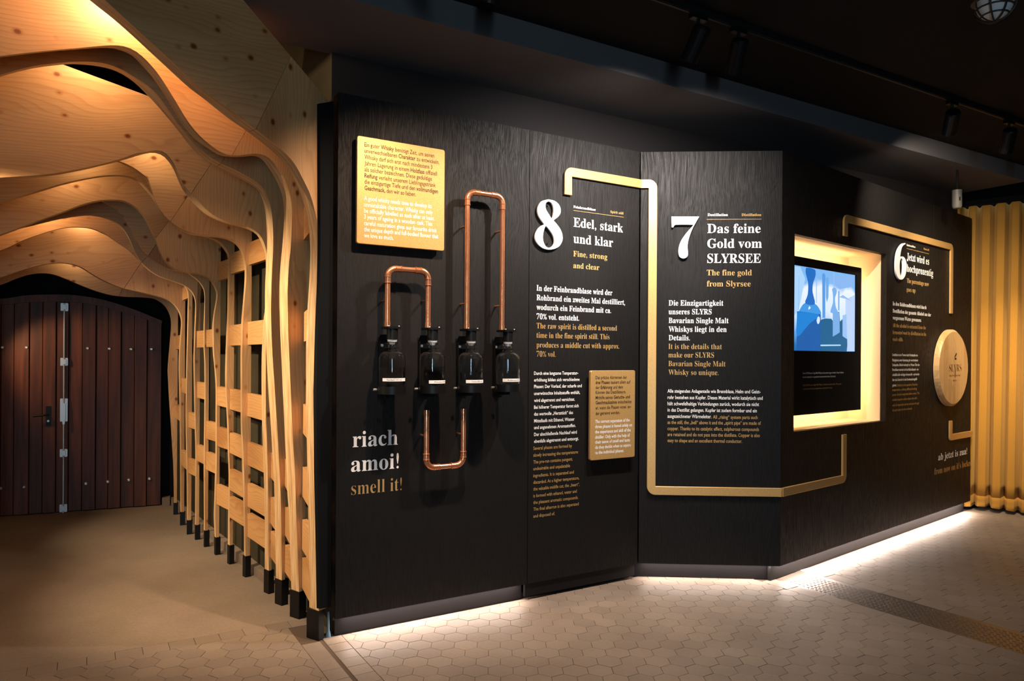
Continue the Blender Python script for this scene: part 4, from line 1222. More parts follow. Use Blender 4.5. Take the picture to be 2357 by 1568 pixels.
RF = {
1: [(711.8,1405),(711,1274),(710,1212),(709,1160),(707.6,1086),(706,1005),(704,955.6),(704,889),(704.6,790),(706.4,750),(707.6,715.6),(711.7,649),(714,583),(712.6,541.5),(710.7,521),(700,473),(689,437),(669.6,398),(648,369),(614,337),(567,301),(522,270),(470,228),(433,200),(374.7,146.7),(344,118.6),(308.4,85.5),(260,43),(205.7,0),(110,-80),(20,-140),(-100,-190),(-270,-215)],
2: [(670.7,1360),(667,1256),(664.5,1179),(661,1129),(658,1055),(656,1013),(652,922),(648.7,848),(645.4,773),(644.6,750),(643,682),(644,641),(646,608),(650,566),(653.6,508),(652.7,473),(648,444),(635.7,415.7),(621,390.7),(603.6,367.5),(585,359),(561,361),(536,361.5),(515,359.5),(498,354),(456,326),(435,305),(414,278),(386,230.5),(352.4,180),(331,156),(305.5,129),(280,117),(246,110),(170,114.5),(85,122),(0,132.6),(-120,149),(-260,179)],
3: [(635,1333),(633,1196),(631,1113),(627,1043),(624.7,1000),(621,947),(617,889),(614,831),(611,773),(609.8,699),(610.6,649),(613,608),(614.7,558),(613,512),(609,476.4),(602,453),(593,437),(571.4,421),(535.7,403),(512,390),(483,375),(456,354),(432,330),(408.6,299),(389,275),(365,247),(341,221),(305.5,187),(265,163),(220.6,152),(178,148),(146,148.7),(73,158),(0,177),(-120,215),(-260,255)],
4: [(609.5,1312),(609.4,1212),(608,1129),(605.6,1046),(603.4,988),(602.8,939),(602,872.7),(602.8,806),(604.8,773),(607,732),(609.8,710),(611.5,640),(611,590),(603,563),(593,543),(578,531.5),(559,524.5),(523,515.5),(487.5,502),(461,484),(434,455),(418.8,434),(404,400),(397,385),(386,369.4),(372,357),(352.5,352),(330,355),(271.5,372),(187,392.5),(102,406.6),(0,414),(-120,420),(-260,425)],
5: [(561.5,1281),(561.5,1226),(560,1159.5),(557,1085),(556.5,1055),(554,973),(553.5,850),(553.7,799),(554.8,749),(558,708),(562,658),(563,623),(561.6,605),(557,587.5),(548,569.6),(532,556),(505,548),(469.6,544.5),(439,541),(414,530),(391,514),(371,491),(356,462),(345,430),(337.7,415),(322,401.5),(302,388),(273,374),(228,361),(150,348),(60,343),(-60,348),(-260,368)],
6: [(524,1254),(525,1176),(526,1093),(524,1039),(522.5,973),(519,906),(518,860),(520,782),(523,716),(524,641),(526,614),(523,589),(518,578.6),(505,562.5),(489,552.5),(466,545),(438,537),(410,524),(386,506),(367,483),(350,456),(334,437),(317,420),(293.6,409),(263,406.5),(220.6,410),(153,424),(85,444),(0,469.5),(-120,504),(-260,534)],
7: [(494,1237.5),(492,1193),(492.7,1159.5),(494.7,1093),(495.6,1039),(496,956),(496,890),(492.7,840),(490,815.6),(488.5,782),(488,752.6),(491,724),(496,696),(497.6,678),(494.6,666),(486,650),(473,638.5),(452,632),(433,630),(409,625),(391,616),(377,600),(366,578.6),(357,553.6),(343,525),(328,498.5),(311,480.5),(287,466.5),(263,463),(229,464.5),(187,475),(136,494),(68,518.5),(0,543.7),(-120,583),(-260,613)],
}
for k in range(8, 13):
    RF[k] = [(x - (2.6 if y > 700 else 1.6), y + (0 if y > 760 else 1.6)) for x, y in RN[k]]
RF[12] = [(x - 0.6, y + 0.8) for x, y in RN[12]]
CORNER = {1: (733.6, 1475), 2: (688, 1426), 3: (648, 1395), 4: (618, 1368), 5: (567, 1329), 6: (529, 1299.5), 7: (497.5, 1278), 8: (472, 1259.5), 9: (451.5, 1243), 10: (433.5, 1230.5), 11: (417.5, 1209.5), 12: (401, 1185)}
THICK = {1: 0.085, 2: 0.075, 3: 0.065, 4: 0.055, 5: 0.04, 6: 0.04, 7: 0.035, 8: 0.03, 9: 0.03, 10: 0.03, 11: 0.03, 12: 0.03}
OUTX = {1: 752, 2: 704.5, 3: 658, 4: 626, 5: 577, 6: 535, 7: 505, 8: 480, 9: 457.5, 10: 439, 11: 423, 12: 408}
FOOTX = {1: 745, 2: 704, 3: 664, 4: 630, 5: 576.4, 6: 538, 7: 507, 8: 482, 9: 459.5, 10: 441, 11: 424.7, 12: 409}
SEAM = {1: ((593.5, 301), (677, 127)), 2: ((535, 357), (566, 302)), 3: ((510, 376), (518, 362)), 4: ((436.6, 444.6), (483.6, 375)), 5: ((389, 506), (427.7, 449)), 6: ((388, 503), (410, 470)), 7: ((359, 552), (388, 514)), 8: ((345, 592), (362, 566)), 9: ((325, 601), (336, 589)), 10: ((335, 607), (352, 580)), 11: ((285, 663.8), (324, 605)), 12: ((276, 682), (283, 665))}
ANG = {k: 148 - (k - 1) * 37.0 / 11 for k in range(1, 13)}
tun = thing('timber_tunnel', at_z(560, 1330), 'cave-like tunnel lining of wavy spruce ribs joined by short battens', 'wooden tunnel')
RFRAME = {}
def resample(pts, n):
    d = [0.0]
    for a, b in zip(pts, pts[1:]):
        d.append(d[-1] + (b - a).length)
    out, j = [], 0
    for i in range(n):
        s = d[-1] * i / (n - 1)
        while j < len(d) - 2 and d[j + 1] < s:
            j += 1
        f = (s - d[j]) / max(1e-9, d[j + 1] - d[j])
        out.append(pts[j] + (pts[j + 1] - pts[j]) * min(1, max(0, f)))
    return out
def line_x(p, d, q, e):
    """intersection of 2-D lines p+d*s and q+e*t"""
    den = d.x * e.y - d.y * e.x
    s = ((q.x - p.x) * e.y - (q.y - p.y) * e.x) / den
    return p + d * s
TOPL = {}
LEFTLEG = {}
NSAMP = 150
for k in range(1, 13):
    P0 = at_z(*CORNER[k])
    a = math.radians(ANG[k])
    nrm = Vector((math.cos(a), math.sin(a), 0))           # into the tunnel
    F = Frame(P0, (nrm.y, -nrm.x))                          # F.n = -nrm looks at the visitor
    RFRAME[k] = F
    t_ = THICK[k]
    Nc = resample([Vector(F.uz(p.x, p.y, 0.0)) for p in crom(RN[k], 6)], NSAMP)
    Fb = resample([Vector(F.uz(p.x, p.y, -t_)) for p in crom(RF[k], 6)], NSAMP)
    so = F.uz(OUTX[k], 1000)[0]
    so = max(so, 0.02)
    # sloping top edge
    if k == 1:
        A, B = Vector(F.uz(560, 0)), Vector(F.uz(755, 231))
        dirn = (A - B).normalized(); base = B
        TOPL['front'] = (B.y, dirn)
    elif k == 4:
        A, B = Vector(F.uz(146, 149)), Vector(F.uz(341, 221))
        dirn = (A - B).normalized(); base = B
        Kz = line_x(B, dirn, Vector((so, 0)), Vector((0, 1))).y
        TOPL['inner'] = (Kz, dirn)
    elif k < 4:
        dirn = TOPL['front'][1]; base = Vector((so, TOPL['front'][0] + 0.02))
    else:
        dirn = TOPL['inner'][1]; base = Vector((so, TOPL['inner'][0] + 0.02))
    sa, sb_ = Vector(F.uz(*SEAM[k][0])), Vector(F.uz(*SEAM[k][1]))
    js = min(range(NSAMP), key=lambda i: (Nc[i] - sa).length)
    sdir = (sb_ - sa).normalized()
    Q = line_x(Nc[js], sdir, base, dirn)
    if k == 1:
        so = max(so, base.x - 0.01)
    K = line_x(base, dirn, Vector((so, 0)), Vector((0, 1)))
    endp = Nc[-1]
    TL = line_x(base, dirn, endp, Vector((0, 1)))
    if TL.y < endp.y + 0.05:
        TL = Vector((endp.x, endp.y + 0.3))
    ztop = Nc[0].y
    gap = sdir.orthogonal().normalized() * 0.0012
    rib = thing('rib', P0, None, None, parent=tun)
    def slab(name, front, back, m, nedge):
        n = len(front)
        V = [F.P(p.x, p.y, 0.0) for p in front] + [F.P(p.x, p.y, -t_) for p in back]
        Fc = [tuple(range(n)), tuple(range(n, 2 * n))[::-1]]
        fm = [0, 0]
        for i in range(n):
            j = (i + 1) % n
            Fc.append((i, j, n + j, n + i))
            fm.append(1 if i < nedge - 1 else 0)
        # local axes: x along the rib, y through its thickness, z up
        me = bpy.data.meshes.new(name)
        o = bpy.data.objects.new(name, me); COL.objects.link(o)
        o.parent = rib
        R = Matrix(((F.u.x, -F.n.x, 0), (F.u.y, -F.n.y, 0), (0, 0, 1)))
        o.rotation_euler = R.to_euler()
        Ri = R.transposed()
        me.from_pydata([Ri @ (v - P0) for v in V], [], Fc)
        me.materials.append(m); me.materials.append(M_EDGE)
        me.polygons.foreach_set('material_index', fm)
        bm = bmesh.new(); bm.from_mesh(me)
        bmesh.ops.recalc_face_normals(bm, faces=bm.faces)
        bm.to_mesh(me); bm.free()
        return o
    Qg = Q
    side_f = Nc[:js + 1] + [Q, K, Vector((so, ztop))]
    side_b = Fb[:js + 1] + [Q, K, Vector((so, ztop))]
    slab('side_board', side_f, side_b, M_SIDE, js + 1)
    # roof board starts a hair after the seam
    roof_f = [Nc[js] + (Nc[js + 1] - Nc[js]).normalized() * 0.0025] + Nc[js + 1:] + [TL, Q + dirn * 0.0025]
    roof_b = [Fb[js] + (Fb[js + 1] - Fb[js]).normalized() * 0.0025] + Fb[js + 1:] + [TL, Q + dirn * 0.0025]
    slab('roof_board', roof_f, roof_b, M_ROOF, len(roof_f) - 2)
    # the leg on the far left, outside the picture
    ue, ze = Nc[-1].x, Nc[-1].y
    ext = [Vector((ue - 0.55 * math.sin(i / 9 * PI / 2) - 0.04 * math.sin(i / 9 * PI), ze - 0.62 * (1 - math.cos(i / 9 * PI / 2)))) for i in range(1, 10)] + [Vector((ue - 0.56, 1.2)), Vector((ue - 0.50, 0.7)), Vector((ue - 0.55, ztop))]
    eb = [q + (Fb[-1] - Nc[-1]) for q in ext[:-1]] + [Vector((ext[-1].x + (Fb[-1] - Nc[-1]).x, ztop))]
    ol = ue - 0.70
    zl_ = max(ze + 0.25, TL.y - 0.35)
    st0 = (ext[0] - Nc[-1]).normalized() * 0.0025
    slab('side_board', [Nc[-1] + st0] + ext + [Vector((ol, ztop)), Vector((ol, zl_)), TL + Vector((-0.0025, 0))], [Fb[-1] + st0] + eb + [Vector((ol, ztop)), Vector((ol, zl_)), TL + Vector((-0.0025, 0))], M_SIDE, len(ext) + 1)
    mesh('steel_foot', *fbox(F, ol - 0.002, ext[-1].x + 0.002, 0.0, ztop - 0.0005, -t_ - 0.002, 0.002), M_STEEL_BLK, rib)
    LEFTLEG[k] = (ext[-2].x, ol)
    # black steel shoe
    uf = max(F.uz(FOOTX[k], CORNER[k][1])[0], 0.03)
    e = 0.002
    V, Fc = fbox(F, Nc[0].x - e if False else min(Nc[0].x, Fb[0].x) - e, uf, 0.0, ztop - 0.0005, -t_ - e, e)
    mesh('steel_foot', V, Fc, M_STEEL_BLK, rib)
    # dark cover board on the entrance rib
    if k == 1:
        pts = [F.uz(736.5, 238, 0.022), F.uz(737.5, 560, 0.022), F.uz(736, 650, 0.022), F.uz(731.5, 760, 0.022), F.uz(728, 900, 0.022), F.uz(729.5, 1086, 0.022), F.uz(733.5, 1274, 0.022), F.uz(735.5, 1402, 0.022), F.uz(762, 1397, 0.022), F.uz(768, 233, 0.022)]
        mesh('cover_board', *prism(F, [tuple(p) for p in pts], 0.0008, 0.022), mat('blue_black_stain', (0.004, 0.005, 0.006), 0.8, spec=0.15), rib)

BAT = {  # (left rib, right rib): (xl, ytl, ybl, xr, ytr, ybr)
(2, 1): [(699, 472, 547, 712, 462, 540), (699, 717, 786, 706.5, 715, 785), (697, 932, 1001.5, 706, 934, 1005), (696, 1080, 1149, 708, 1086, 1158), (695, 1202, 1272, 711, 1214, 1285), (695, 1291, 1360, 712, 1306, 1379)],
(3, 2): [(656, 1061, 1123.5, 661, 1063, 1127), (656, 1173, 1238, 665, 1178, 1245), (656, 1256, 1321, 669, 1272, 1335)],
(4, 3): [(624, 1045, 1103.5, 631, 1048, 1108), (623, 1148, 1209, 632, 1154, 1216), (623, 1226, 1286, 634.5, 1235, 1298)],
(5, 4): [(572.5, 565, 613.6, 613, 535, 593), (570.4, 742, 794, 606, 735.5, 792), (570, 906, 957, 602.5, 911, 969), (570, 1017, 1069, 605.7, 1033, 1090), (570, 1109, 1161.6, 608, 1136, 1194), (570, 1176.5, 1230, 609, 1211, 1269)],
(6, 5): [(530.5, 589, 634, 562.5, 566, 618), (529.5, 750, 796.5, 554.5, 745, 794), (529, 895.6, 942, 552.5, 899, 949.5), (529, 996, 1041.5, 555, 1006, 1057), (529, 1078, 1124.7, 557.5, 1096.5, 1149), (529, 1139, 1186, 559.5, 1164.5, 1217.5)],
(7, 6): [(501, 608, 649, 524, 593, 637.5), (500, 890, 932, 519, 892, 939.5), (500, 981, 1024, 524, 991, 1039), (499, 1111.4, 1154.5, 525, 1131, 1181)],
(8, 7): [(475, 760, 799, 488, 757.5, 798.7), (475, 967.7, 1007.5, 496, 976, 1020), (475, 1037, 1078, 495, 1052, 1094)],
(9, 8): [(453, 763, 800, 468.6, 760, 800), (454, 879, 915.5, 469.5, 881.5, 920), (454, 1021.6, 1059, 468.5, 1033, 1071)],
(10, 9): [(434.6, 948, 982.6, 447.5, 953, 990), (434, 1052, 1086.5, 449, 1064.7, 1099.8)],
(11, 10): [(419.7, 661, 692, 431.8, 658, 686), (418, 871.5, 904, 428, 872, 906), (417, 1037, 1070.5, 428, 1045, 1080)],
(12, 11): [(404.4, 773, 804, 414, 772, 804), (403.4, 932, 962.7, 413.5, 937, 968.5)],
}
for (kl, kr), lst in BAT.items():
    Fl, Fr = RFRAME[kl], RFRAME[kr]
    tr_ = THICK[kr]
    for xl_, ytl, ybl, xr_, ytr, ybr in lst:
        ul, zt1 = Fl.uz(xl_, ytl, 0.001); _, zb1 = Fl.uz(xl_, ybl, 0.001)
        ur, zt2 = Fr.uz(xr_, ytr, -tr_); _, zb2 = Fr.uz(xr_, ybr, -tr_)
        zt_, zb_ = (zt1 + zt2) / 2, (zb1 + zb2) / 2
        a = Fl.P(ul, 0, 0.001); b = Fr.P(ur + 0.004, 0, -tr_)
        d = (b - a).normalized()
        back = Vector((-d.y, d.x, 0))
        if back.dot(Fl.u) < 0: back = -back
        th = 0.028
        o_ = []
        for z in (zb_, zt_):
            o_ += [a + Vector((0, 0, z)), b + Vector((0, 0, z)), b + back * th + Vector((0, 0, z)), a + back * th + Vector((0, 0, z))]
        c_ = (a + b) / 2 + Vector((0, 0, zb_))
        me = bpy.data.meshes.new('batten')
        R = Matrix(((d.x, back.x, 0), (d.y, back.y, 0), (0, 0, 1)))
        me.from_pydata([R.transposed() @ (v - c_) for v in o_], [], BOXF)
        me.materials.append(M_BATTEN)
        bm = bmesh.new(); bm.from_mesh(me); bmesh.ops.recalc_face_normals(bm, faces=bm.faces); bm.to_mesh(me); bm.free()
        o = bpy.data.objects.new('batten', me); COL.objects.link(o)
        o.parent = tun; o.rotation_euler = R.to_euler(); o.location = c_ - tun.location

# ------------------------------------------------------------------ fascia wall, bulkhead, ceiling
FO = -0.16
zU = FA.uz(764, 120, FO)[1]
uFL = FA.uz(763.5, 180, FO)[0]
pf = at_z(1400, 159, zU); pf2 = at_z(1965, 311, zU)
OB = ((pf - FA.o).dot(FA.n) + (pf2 - FA.o).dot(FA.n)) / 2
zC = FA.uz(1400, 104, OB)[1]
UEND = 6.2
useam = FA.uz(1566, 320, FO)[0]
wf = thing('wall_upper', FA.P(uFL, 2.0, FO), 'dark grey fascia boards above the black panels', None, kind='structure')
mesh('panel', *fbox(FA, uFL, useam - 0.0015, 1.9, zU, FO - 0.03, FO), M_FASCIA, wf)
mesh('panel', *fbox(FA, useam + 0.0015, UEND, 1.9, zU, FO - 0.03, FO), M_FASCIA, wf)
bk = tag(mesh('trim_1', *fbox(FA, uFL - 0.62, UEND, zU, zC, FO - 0.03, OB), mat('slate_grey_paint', (0.095, 0.09, 0.095), 0.7, spec=0.2)), 'black boxed-in bulkhead along the top of the wall', kind='structure')
cl = tag(mesh('ceiling', *fbox(FA, 0.05, UEND, zC + 0.001, zC + 0.03, FO, 6.0), M_BLACK), 'black painted hall ceiling', kind='structure')
# passage side wall
c0 = FA.P(uFL, 0, FO).xy
pe = at_z(392, 1150).xy
FPW = Frame((c0.x, c0.y), pe - c0)
LPW = (pe - c0).length
if FPW.n.dot(Vector((-1, -1, 0))) < 0:
    FPW.n = -FPW.n
pw = tag(mesh('wall_passage', *fbox(FPW, 0.0, LPW + 0.8, 0.0, 4.2, -0.05, 0.0), M_OLIVE), 'olive plaster side wall behind the wooden tunnel', kind='structure')
kb = tag(mesh('baseboard_passage', *fbox(FPW, 0.35, LPW, 0.0, 0.055, 0.0, 0.05), M_CONC), 'low pale cement kerb along the passage wall', kind='structure')

# ------------------------------------------------------------------ door at the end of the passage
da, db = at_z(0, 1190.5), at_z(371, 1164)
FD = Frame(da, db - da)
def du(px, py=1000):
    return FD.uz(px, py)[0]
dw = tag(mesh('wall_door', *fbox(FD, -2.2, du(371) + 2.6, 0.0, 4.2, -0.22, -0.12), M_BLACK), 'black end wall round the arched door', kind='structure')
door = thing('door_1', FD.P(du(147), 0), 'arched red-brown plank double door at the end of the tunnel', None, kind='structure')
topx = [(-90, 690), (0, 699), (75, 694), (145, 694), (200, 699), (248, 708), (310, 724), (371, 743)]
def ztop_at(u):
    pts = [FD.uz(x, y) for x, y in topx]
    for (u0, z0), (u1_, z1) in zip(pts, pts[1:]):
        if u <= u1_ or (u1_, z1) == pts[-1]:
            f = (u - u0) / (u1_ - u0)
            return z0 + (z1 - z0) * f
xs = [-62, -31, 0, 31, 66, 97, 128, 146.5, 157, 188.5, 219.6, 248.6, 277.7, 308.7, 337.7, 371]
for i, (x0, x1) in enumerate(zip(xs, xs[1:])):
    u0, u1_ = du(x0) + 0.0015, du(x1) - 0.0015
    o1 = 0.0 if i % 2 else -0.012
    if 7 <= i <= 7: o1 = 0.006
    poly = [(u0, 0.006), (u1_, 0.006), (u1_, ztop_at(u1_) + 0.03), (u0, ztop_at(u0) + 0.03)]
    mesh('plank', *prism(FD, poly, -0.06, o1, 0.004), M_DOOR, door)
up_c = [(-90, 676), (0, 687.5), (60, 680), (145, 678), (200, 683), (248.6, 693), (310, 713), (374, 739)]
lo_c = [(-90, 692), (0, 701.5), (60, 696), (145, 694.5), (200, 699), (248.6, 708.6), (310, 727), (372, 747)]
U = [FD.uz(p.x, p.y, 0.03) for p in crom(up_c, 4)]
Lw = [FD.uz(p.x, p.y, 0.03) for p in crom(lo_c, 4)]
mesh('arch_beam', *prism(FD, Lw + U[::-1], 0.002, 0.03), M_DOOR, door)
def onD(px, py, off=0.012):
    return FD.uz(px, py, off)
u_r = onD(147, 940)[0]
rod = mesh('bolt_rod', *sweep([FD.P(u_r, onD(147, 1183)[1], 0.018), FD.P(u_r, onD(147, 698)[1], 0.018)], 0.0075, 8), M_ZINC, door)
for yc, hh, ww in ((707, 0.036, 0.030), (833, 0.036, 0.030), (1043, 0.036, 0.030), (1170, 0.036, 0.030), (944, 0.105, 0.030)):
    z = onD(147, yc)[1]
    mesh('rod_guide', *prism(FD, rrect(u_r - ww, u_r + ww, z - hh, z + hh, 0.006, 2), 0.007, 0.012), M_ZINC, rod)
    mesh('guide_loop', *fbox(FD, u_r - 0.015, u_r + 0.015, z - hh * 0.6, z + hh * 0.6, 0.012, 0.030), M_ZINC, rod)
z = onD(147, 965)[1]
mesh('lever', *prism(FD, [(u_r - 0.012, z + 0.03), (u_r - 0.006, z - 0.045), (u_r + 0.010, z - 0.045), (u_r + 0.016, z + 0.03)], 0.026, 0.040), M_ZINC, rod)
for px, py in ((5, 800), (60.5, 800), (202, 802), (252, 803), (302, 804), (349, 804), (0, 1125.5), (54.5, 1122), (197.5, 1114), (248, 1110), (296.5, 1106), (344, 1103)):
    uu, zz = onD(px, py)
    mesh('coach_bolt', *sweep([FD.P(uu, zz, -0.014), FD.P(uu, zz, 0.004), FD.P(uu, zz, 0.009)], 0.014, 10, radii=[0.014, 0.014, 0.008]), M_ZINC, door)
uu, zz = onD(111, 958)
hd = mesh('handle_plate', *prism(FD, rrect(uu - 0.020, uu + 0.020, zz - 0.09, zz + 0.09, 0.004, 2), 0.0005, 0.008), M_STEEL_BLK, door)
mesh('handle_lever', *sweep([FD.P(uu, zz + 0.012, 0.008), FD.P(uu, zz + 0.012, 0.05), FD.P(uu - 0.03, zz + 0.010, 0.056), FD.P(uu - 0.11, zz + 0.004, 0.056)], 0.008, 8), M_STEEL_BLK, hd)
mesh('key_cylinder', *sweep([FD.P(uu, zz - 0.045, 0.008), FD.P(uu, zz - 0.045, 0.013)], 0.010, 10), M_ZINC, hd)
V, Fc = fbox(FD, du(374), du(392), 0.0, 0.07, -0.12, 0.03)
tag(mesh('trim_2', V, Fc, M_CONC), 'small pale cement step beside the door foot', kind='structure')

# ------------------------------------------------------------------ curtain
ka = Vector((4.50, 7.06, 0)); kb_ = Vector((4.86, 6.80, 0))
FK = Frame(ka, kb_ - ka)
ZK0, ZK1 = 0.035, 2.93
val = [FK.uz(x, 850)[0] for x in (2253, 2287, 2321, 2353)]
valley = [val[0] - 0.22, val[0] - 0.10] + val
while valley[-1] < 2.0:
    valley.append(valley[-1] + random.uniform(0.125, 0.16))
ku = thing('curtain', FK.P(0.2, 0), 'heavy mustard yellow velvet curtain at the end of the wall', 'curtain')
def fold_off(u, z):
    sh = (1 - z / 2.9) * 0.02
    for i in range(len(valley) - 1):
        a, b = valley[i], valley[i + 1]
        if a <= u < b:
            f = (u - a) / (b - a)
            amp = 0.125 + 0.02 * math.sin(i * 2.3)
            e_ = min(1.0, min(f, 1 - f) / 0.24); e_ = e_ * e_ * (3 - 2 * e_)
            return amp * e_ + 0.012 * math.sin(PI * f) + 0.008 * math.sin(3.1 * z + i)
    return 0.0
us = []
for a, b in zip(valley, valley[1:]):
    us += [a + (b - a) * k / 16 for k in range(16)]
us.append(valley[-1])
def sheet(z0, z1, nz, lift=0.0):
    V, Fc = [], []
    for j in range(nz + 1):
        z = z0 + (z1 - z0) * j / nz
        for u in us:
            fl = (1 - (z / 2.9)) * 0.05
            o = fold_off(min(u, valley[-1] - 1e-4), z)
            V.append(FK.P(u - fl * (0.6 if u < 0.6 else 0.2), z + (0.012 * math.sin(u * 9.0) if j == 0 and z0 < 0.1 else 0), o + lift + 0.012 * math.sin(2.0 * z + u * 5)))
    m = len(us)
    for j in range(nz):
        for i in range(m - 1):
            Fc.append((j * m + i, j * m + i + 1, (j + 1) * m + i + 1, (j + 1) * m + i))
    return V, Fc
cm = mesh('cloth', *sheet(ZK0 + 0.11, ZK1, 24), M_VELVET, ku, True)
hm = mesh('hem', *sheet(ZK0, ZK0 + 0.112, 3, 0.004), M_VELVET, ku, True)
for o in (cm, hm):
    sd = o.modifiers.new('thickness', 'SOLIDIFY'); sd.thickness = 0.004; sd.offset = -1
mesh('curtain_rail', *fbox(FK, -0.35, 2.2, ZK1 + 0.002, ZK1 + 0.03, -0.01, 0.03), M_BLACK, ku)
tag(mesh('wall_behind_curtain', *fbox(FK, -1.6, 2.6, 0.0, 4.2, -0.45, -0.40), M_BLACK), 'black wall behind the mustard curtain', kind='structure')

# ------------------------------------------------------------------ ceiling fittings
tk0, tk1 = at_z(1547, 0, zC), at_z(2329, 271, zC)
dk = (tk1 - tk0).normalized()
FT = Frame((tk0.x, tk0.y), (dk.x, dk.y))
TL_ = (tk1 - tk0).length
tr = thing('light_track', FT.P(0, zC), 'long black light track on the dark ceiling', 'light track')
mesh('rail', *fbox(FT, -3.2, TL_ + 1.0, zC - 0.03, zC, -0.018, 0.018), M_BLACK, tr)
mesh('rail_slot', *fbox(FT, -3.2, TL_ + 1.0, zC - 0.032, zC - 0.0301, -0.006, 0.006), M_STEEL_BLK, tr)
def track_spot(s, target, power, color, angle, label, blend=0.5, lens=M_BLACK, r=0.045, ln=0.17, size=0.03, light=True, frame=FT):
    p = frame.P(s, zC - 0.032)
    t = thing('track_spot', p, label, 'spotlight', 'black spotlights on the ceiling track')
    mesh('adapter', *fbox(frame, s - 0.05, s + 0.05, zC - 0.055, zC - 0.0325, -0.016, 0.016), M_STEEL_BLK, t)
    piv = p + Vector((0, 0, -0.115))
    mesh('stem', *sweep([p + Vector((0, 0, -0.02)), piv], 0.009, 8), M_STEEL_BLK, t)
    d = (Vector(target) - piv).normalized()
    a, b = piv - d * ln * 0.35, piv + d * ln * 0.65
    hs = mesh('housing', *sweep([a, a + d * 0.01, b, b, b - d * 0.012, b - d * 0.012], r, 20, radii=[r * 0.85, r, r, r * 0.86, r * 0.86, 0.001]), M_STEEL_BLK, t)
    mesh('lens', *sweep([b - d * 0.010, b - d * 0.006], r * 0.84, 20), lens, hs)
    if light:
        l = bpy.data.lights.new('spot_light', 'SPOT')
        l.energy = power; l.color = color; l.spot_size = math.radians(angle); l.spot_blend = blend
        l.shadow_soft_size = size
        o = bpy.data.objects.new('spot_light', l); COL.objects.link(o)
        o.location = b + d * 0.002
        o.rotation_euler = d.to_track_quat('-Z', 'Y').to_euler()
    return t
M_LENSD = mat('lamp_lens', (0.2, 0.2, 0.2), 0.2, emit=(1, 0.95, 0.9), emit_s=0.4)
def onA(px, py, off=0.0):
    u, z = FA.uz(px, py, off); return FA.P(u, z, off)
def onB(px, py):
    u, z = FB.uz(px, py); return FB.P(u, z)
def onC(px, py):
    u, z = FC.uz(px, py); return FC.P(u, z)
s1590 = (at_z(1606, 22, zC) - FT.o).dot(FT.u)
s1690 = (at_z(1700, 53, zC) - FT.o).dot(FT.u)
WSPOT, NSPOT = (1.0, 0.68, 0.46), (1.0, 0.90, 0.82)
track_spot(-1.00, onA(1000, 900), 290, WSPOT, 108, 'black track spot out over the bottles, aimed at the copper pipes', lens=M_LENSD, blend=1.0)
track_spot(-1.75, onA(880, 1040), 95, (1.0, 0.86, 0.78), 44, 'black track spot aimed at the words riach amoi', lens=M_LENSD, blend=1.0)
track_spot(s1590, onA(1350, 690), 300, NSPOT, 136, 'left of the two black spots hanging from the track above numeral seven', lens=M_LENSD, blend=1.0)
track_spot(s1690, onB(1580, 690), 215, NSPOT, 136, 'right of the two black spots hanging from the track above numeral seven', lens=M_LENSD, blend=1.0)
s2335 = (at_z(2326, 268, zC) - FT.o).dot(FT.u)
track_spot(s2335 - 0.75, onC(2110, 640), 200, (1.0, 0.84, 0.66), 110, 'black spot near the caged lamp, aimed at numeral six', lens=M_LENSD, blend=1.0)
track_spot(s2335, onC(2200, 860), 260, (1.0, 0.80, 0.52), 90, 'rightmost black track spot with a bright lit rim', lens=M_LENS, blend=1.0)
track_spot(s2335 + 0.55, FK.P(0.35, 0.95, 0.0), 300, (1.0, 0.74, 0.42), 46, 'black track spot past the picture edge, aimed at the curtain', lens=M_LENSD, blend=1.0)
track_spot(-1.35, (1.6, 3.9, 0.0), 60, (1.0, 0.84, 0.74), 66, 'black track spot pointing down at the tiled floor', lens=M_LENSD, blend=1.0)
track_spot(-2.45, (-1.0, 3.6, 1.6), 12, (1.0, 0.50, 0.38), 66, 'black track spot aimed at the nearest wooden rib', lens=M_LENSD, blend=1.0)
# caged bulkhead lamp
cp = at_z(2290, -12, zC)
t = thing('cage_lamp', cp, 'round ceiling lamp behind a dark metal cage', 'lamp')
mesh('lamp_base', *lathe((cp.x, cp.y, 0), [(0.10, zC), (0.105, zC - 0.015), (0.098, zC - 0.03)], 28), M_CAGE, t, True)
RB = 0.078
gl = [(RB, zC - 0.030)] + [(RB * math.cos(a), zC - 0.045 - RB * 0.95 * math.sin(a)) for a in [i / 8 * PI / 2 for i in range(9)]][:-1] + [(0.002, zC - 0.045 - RB * 0.95)]
mesh('glass_dome', *lathe((cp.x, cp.y, 0), gl, 28), M_FROST, t, True)
for kx in range(4):
    a = kx * PI / 4
    pts = [Vector((cp.x, cp.y, zC - 0.04)) + Vector((math.cos(a), math.sin(a), 0)) * (RB + 0.012) * math.cos(b) + Vector((0, 0, -(RB + 0.012) * math.sin(b))) for b in [i / 16 * PI for i in range(17)]]
    mesh('cage_bar', *sweep(pts, 0.004, 6), M_CAGE, t, True)
for zz_, rr_ in ((0.068, 0.082), (0.10, 0.058)):
    pts = [Vector((cp.x + rr_ * math.cos(i / 20 * 2 * PI), cp.y + rr_ * math.sin(i / 20 * 2 * PI), zC - zz_)) for i in range(21)]
    mesh('cage_ring', *sweep(pts, 0.004, 6), M_CAGE, t, True)
